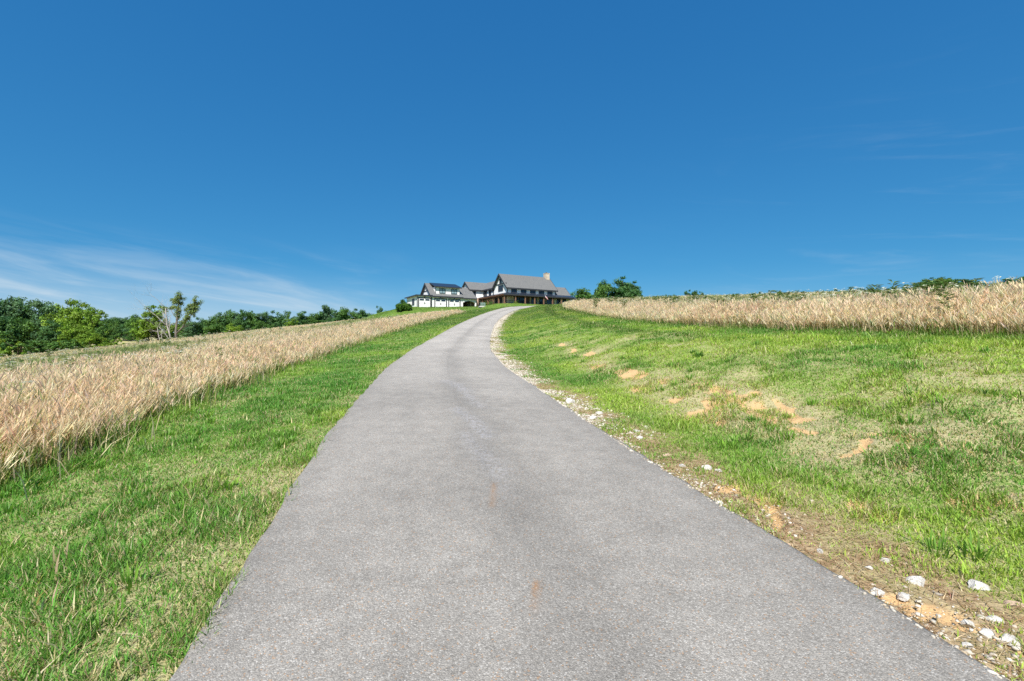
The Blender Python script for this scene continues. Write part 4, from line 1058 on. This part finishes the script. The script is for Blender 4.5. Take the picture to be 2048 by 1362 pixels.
# ------------------------------------------------------------------ things around the house
def hedge():
    px, d = 808, 97
    x = (px - CX) / F_PX * d; z = float(H(x, d)); root = empty('hedge', (x, d, z), .25); tag(root, 'clipped rounded dark green hedge beside the left end of the garage', 'hedge')
    rg = np.random.default_rng(4); cen = []; rad = []
    for _ in range(190):
        u, v, q = rg.uniform(-1, 1), rg.uniform(-1, 1), rg.random()
        if abs(u) ** 4 + abs(v) ** 4 + q ** 4 > 1.15: continue
        cen.append((u * 1.55, v * .9, .2 + q * 1.2)); rad.append(rg.uniform(.26, .34))
    cols = np.array([np.array((.05, .13, .016)) * (1 - f) + np.array((.09, .19, .024)) * f for f in rg.random(len(cen))])
    V, qd, c = foliage(np.array(cen), np.array(rad), 170, .075, cols, 1., 5)
    mesh_np('foliage', V, [qd], M['leaf'], c, parent=root); s = MB()
    for i in range(5): s.tube([(i * .6 - 1.2, 0, -.2), (i * .6 - 1.15, .1, .9)], [.05, .02], 5)
    s.build('stem', M['bark'], root)
hedge()
plant(806, 598, 112, PROTO[4], 'slim dark tree showing behind the left end of the garage', None, width_px=16)
plant(797, 611, 104, BUSH[2], 'loose dark shrub behind the clipped hedge', None, 'bush', 'bush', width_px=16)
def on_ground(a, b):
    p = HC + HU * a + HW * b; return float(p[0]), float(p[1]), float(H(p[0], p[1]))
for i, (a, b, h, w, lab) in enumerate([(-2.9, 2.4, .9, 1.0, 'low shrub before the gable side porch, nearest the corner post'), (-2.9, 4.3, 1.0, 1.1, 'middle low shrub before the gable side of the porch'), (-2.9, 6.4, .8, 1.0, 'left low shrub before the gable side of the porch'), (.4, -2.8, .7, .9, 'small shrub at the front of the porch by the corner')]):
    x, y, z = on_ground(a, b); rt = empty('bush', (x, y, z), i * 1.3); rt.scale = (w * .8, w * .8, h); tag(rt, lab, 'bush', 'shrubs along the porch')
    link_mesh('trunk', BUSH[0][0], rt); link_mesh('crown', BUSH[i % 2][1], rt)
def utility_box():
    x, y = px2ground(965.5, 613.5); d = y; z = float(H(x, y)); root = empty('utility_cabinet', (x, y, z), .25); tag(root, 'olive green pad mounted utility cabinet on the lawn before the porch', 'utility cabinet')
    b = MB(); b.box(-.55, .55, -.42, .42, .12, .72); b.hexa([(-.55, -.42, .72), (.55, -.42, .72), (.55, .42, .72), (-.55, .42, .72), (-.5, -.2, .92), (.5, -.2, .92), (.5, .36, .92), (-.5, .36, .92)]); b.build('body', M['box_green'], root)
    b = MB(); b.box(-.85, .75, -.75, .7, -.15, .12); b.build('concrete_pad', M['concrete'], root)
    b = MB(); b.box(-.01, .01, -.428, -.421, .14, .7); b.box(.08, .14, -.46, -.421, .4, .5); b.build('latch', M['black'], root)
utility_box()
def flag():
    x, y, z = on_ground(8.4, -2.7); root = empty('flag', (x, y, z), HA - .25); tag(root, 'striped national flag hanging from a leaning pole before the porch', 'flag')
    p = MB(); p.tube([(0, 0, -.2), (0, 0, 2.45)], [.025, .02], 8); p.tube([(0, 0, 2.45), (0, 0, 2.52)], [.04, .02], 8); p.build('pole', M['black'], root)
    L, Hh = 1.25, .78; A_ = math.radians(-58)
    def pt(u, v): # hanging cloth, folded a little
        w = .05 * math.sin(u * 9) * u
        return (.03 + math.cos(A_) * u * L + math.sin(-A_) * v * Hh * .35, w, 2.35 - v * Hh * .75 + math.sin(A_) * u * L * .55)
    for k, (mat, nm) in enumerate((('red', 'red_stripe'), ('white', 'white_stripe'))):
        m = MB()
        for i in range(13):
            if i % 2 != k: continue
            for j in range(10):
                u0, u1 = j / 10, (j + 1) / 10
                if i < 7 and u1 <= .4001: continue
                q = [pt(u0, i / 13), pt(u1, i / 13), pt(u1, (i + 1) / 13), pt(u0, (i + 1) / 13)]
                m.hexa([(a, b - .004, c) for a, b, c in q] + [(a, b + .004, c) for a, b, c in q])
        m.build(nm, M[mat], root)
    m = MB()
    for j in range(4):
        q = [pt(j / 10, 0), pt((j + 1) / 10, 0), pt((j + 1) / 10, 7 / 13), pt(j / 10, 7 / 13)]; m.hexa([(a, b - .004, c) for a, b, c in q] + [(a, b + .004, c) for a, b, c in q])
    cn = m.build('canton', M['navy'], root); s = MB()
    for i in range(9):
        for j in range(6 if i % 2 == 0 else 5):
            u = (j + (.5 if i % 2 == 0 else 1.)) * .4 / 6; v = (i + .7) / 10 * 7 / 13; a, b, c = pt(u, v); s.hexa([(a + dx, b + dy, c + dz) for dy in (-.007, .007) for dx, dz in ((-.012, -.01), (.012, -.01), (.012, .01), (-.012, .01))])
    s.build('star', M['white'], cn)
flag()
def chair(a, b, rz, lab):
    p = HC + HU * a + HW * b; root = empty('porch_chair', (float(p[0]), float(p[1]), 9.95), HA + rz); tag(root, lab, 'chair', 'dark chairs on the porch')
    m = MB(); m.box(-.3, .3, -.28, .28, .38, .44); m.build('seat', M['furniture'], root)
    m = MB()
    for i in range(5): m.box(-.28 + i * .125, -.2 + i * .125, .24, .28, .44, 1.15)
    m.box(-.3, .3, .235, .285, 1.1, 1.2); m.build('backrest', M['furniture'], root)
    for x in (-.28, .28):
        for y in (-.26, .26): m = MB(); m.box(x - .03, x + .03, y - .03, y + .03, .06, .62 if y < 0 else .44); m.build('leg', M['furniture'], root)
        m = MB(); m.box(x - .05, x + .05, -.3, .28, .62, .66); m.build('armrest', M['furniture'], root)
        m = MB(); m.tube([(x, -.5, .08), (x, -.25, .03), (x, .1, .03), (x, .55, .1)], [.025] * 4, 6); m.build('rocker', M['furniture'], root)
chair(2.2, -.95, 0, 'dark rocking chair on the porch just right of the corner window'); chair(3.3, -.95, .1, 'dark rocking chair on the front porch, second from the corner')
chair(4.5, -.95, -.1, 'dark rocking chair on the front porch beside the door'); chair(9.6, -.95, 0, 'dark rocking chair on the porch near the flag')
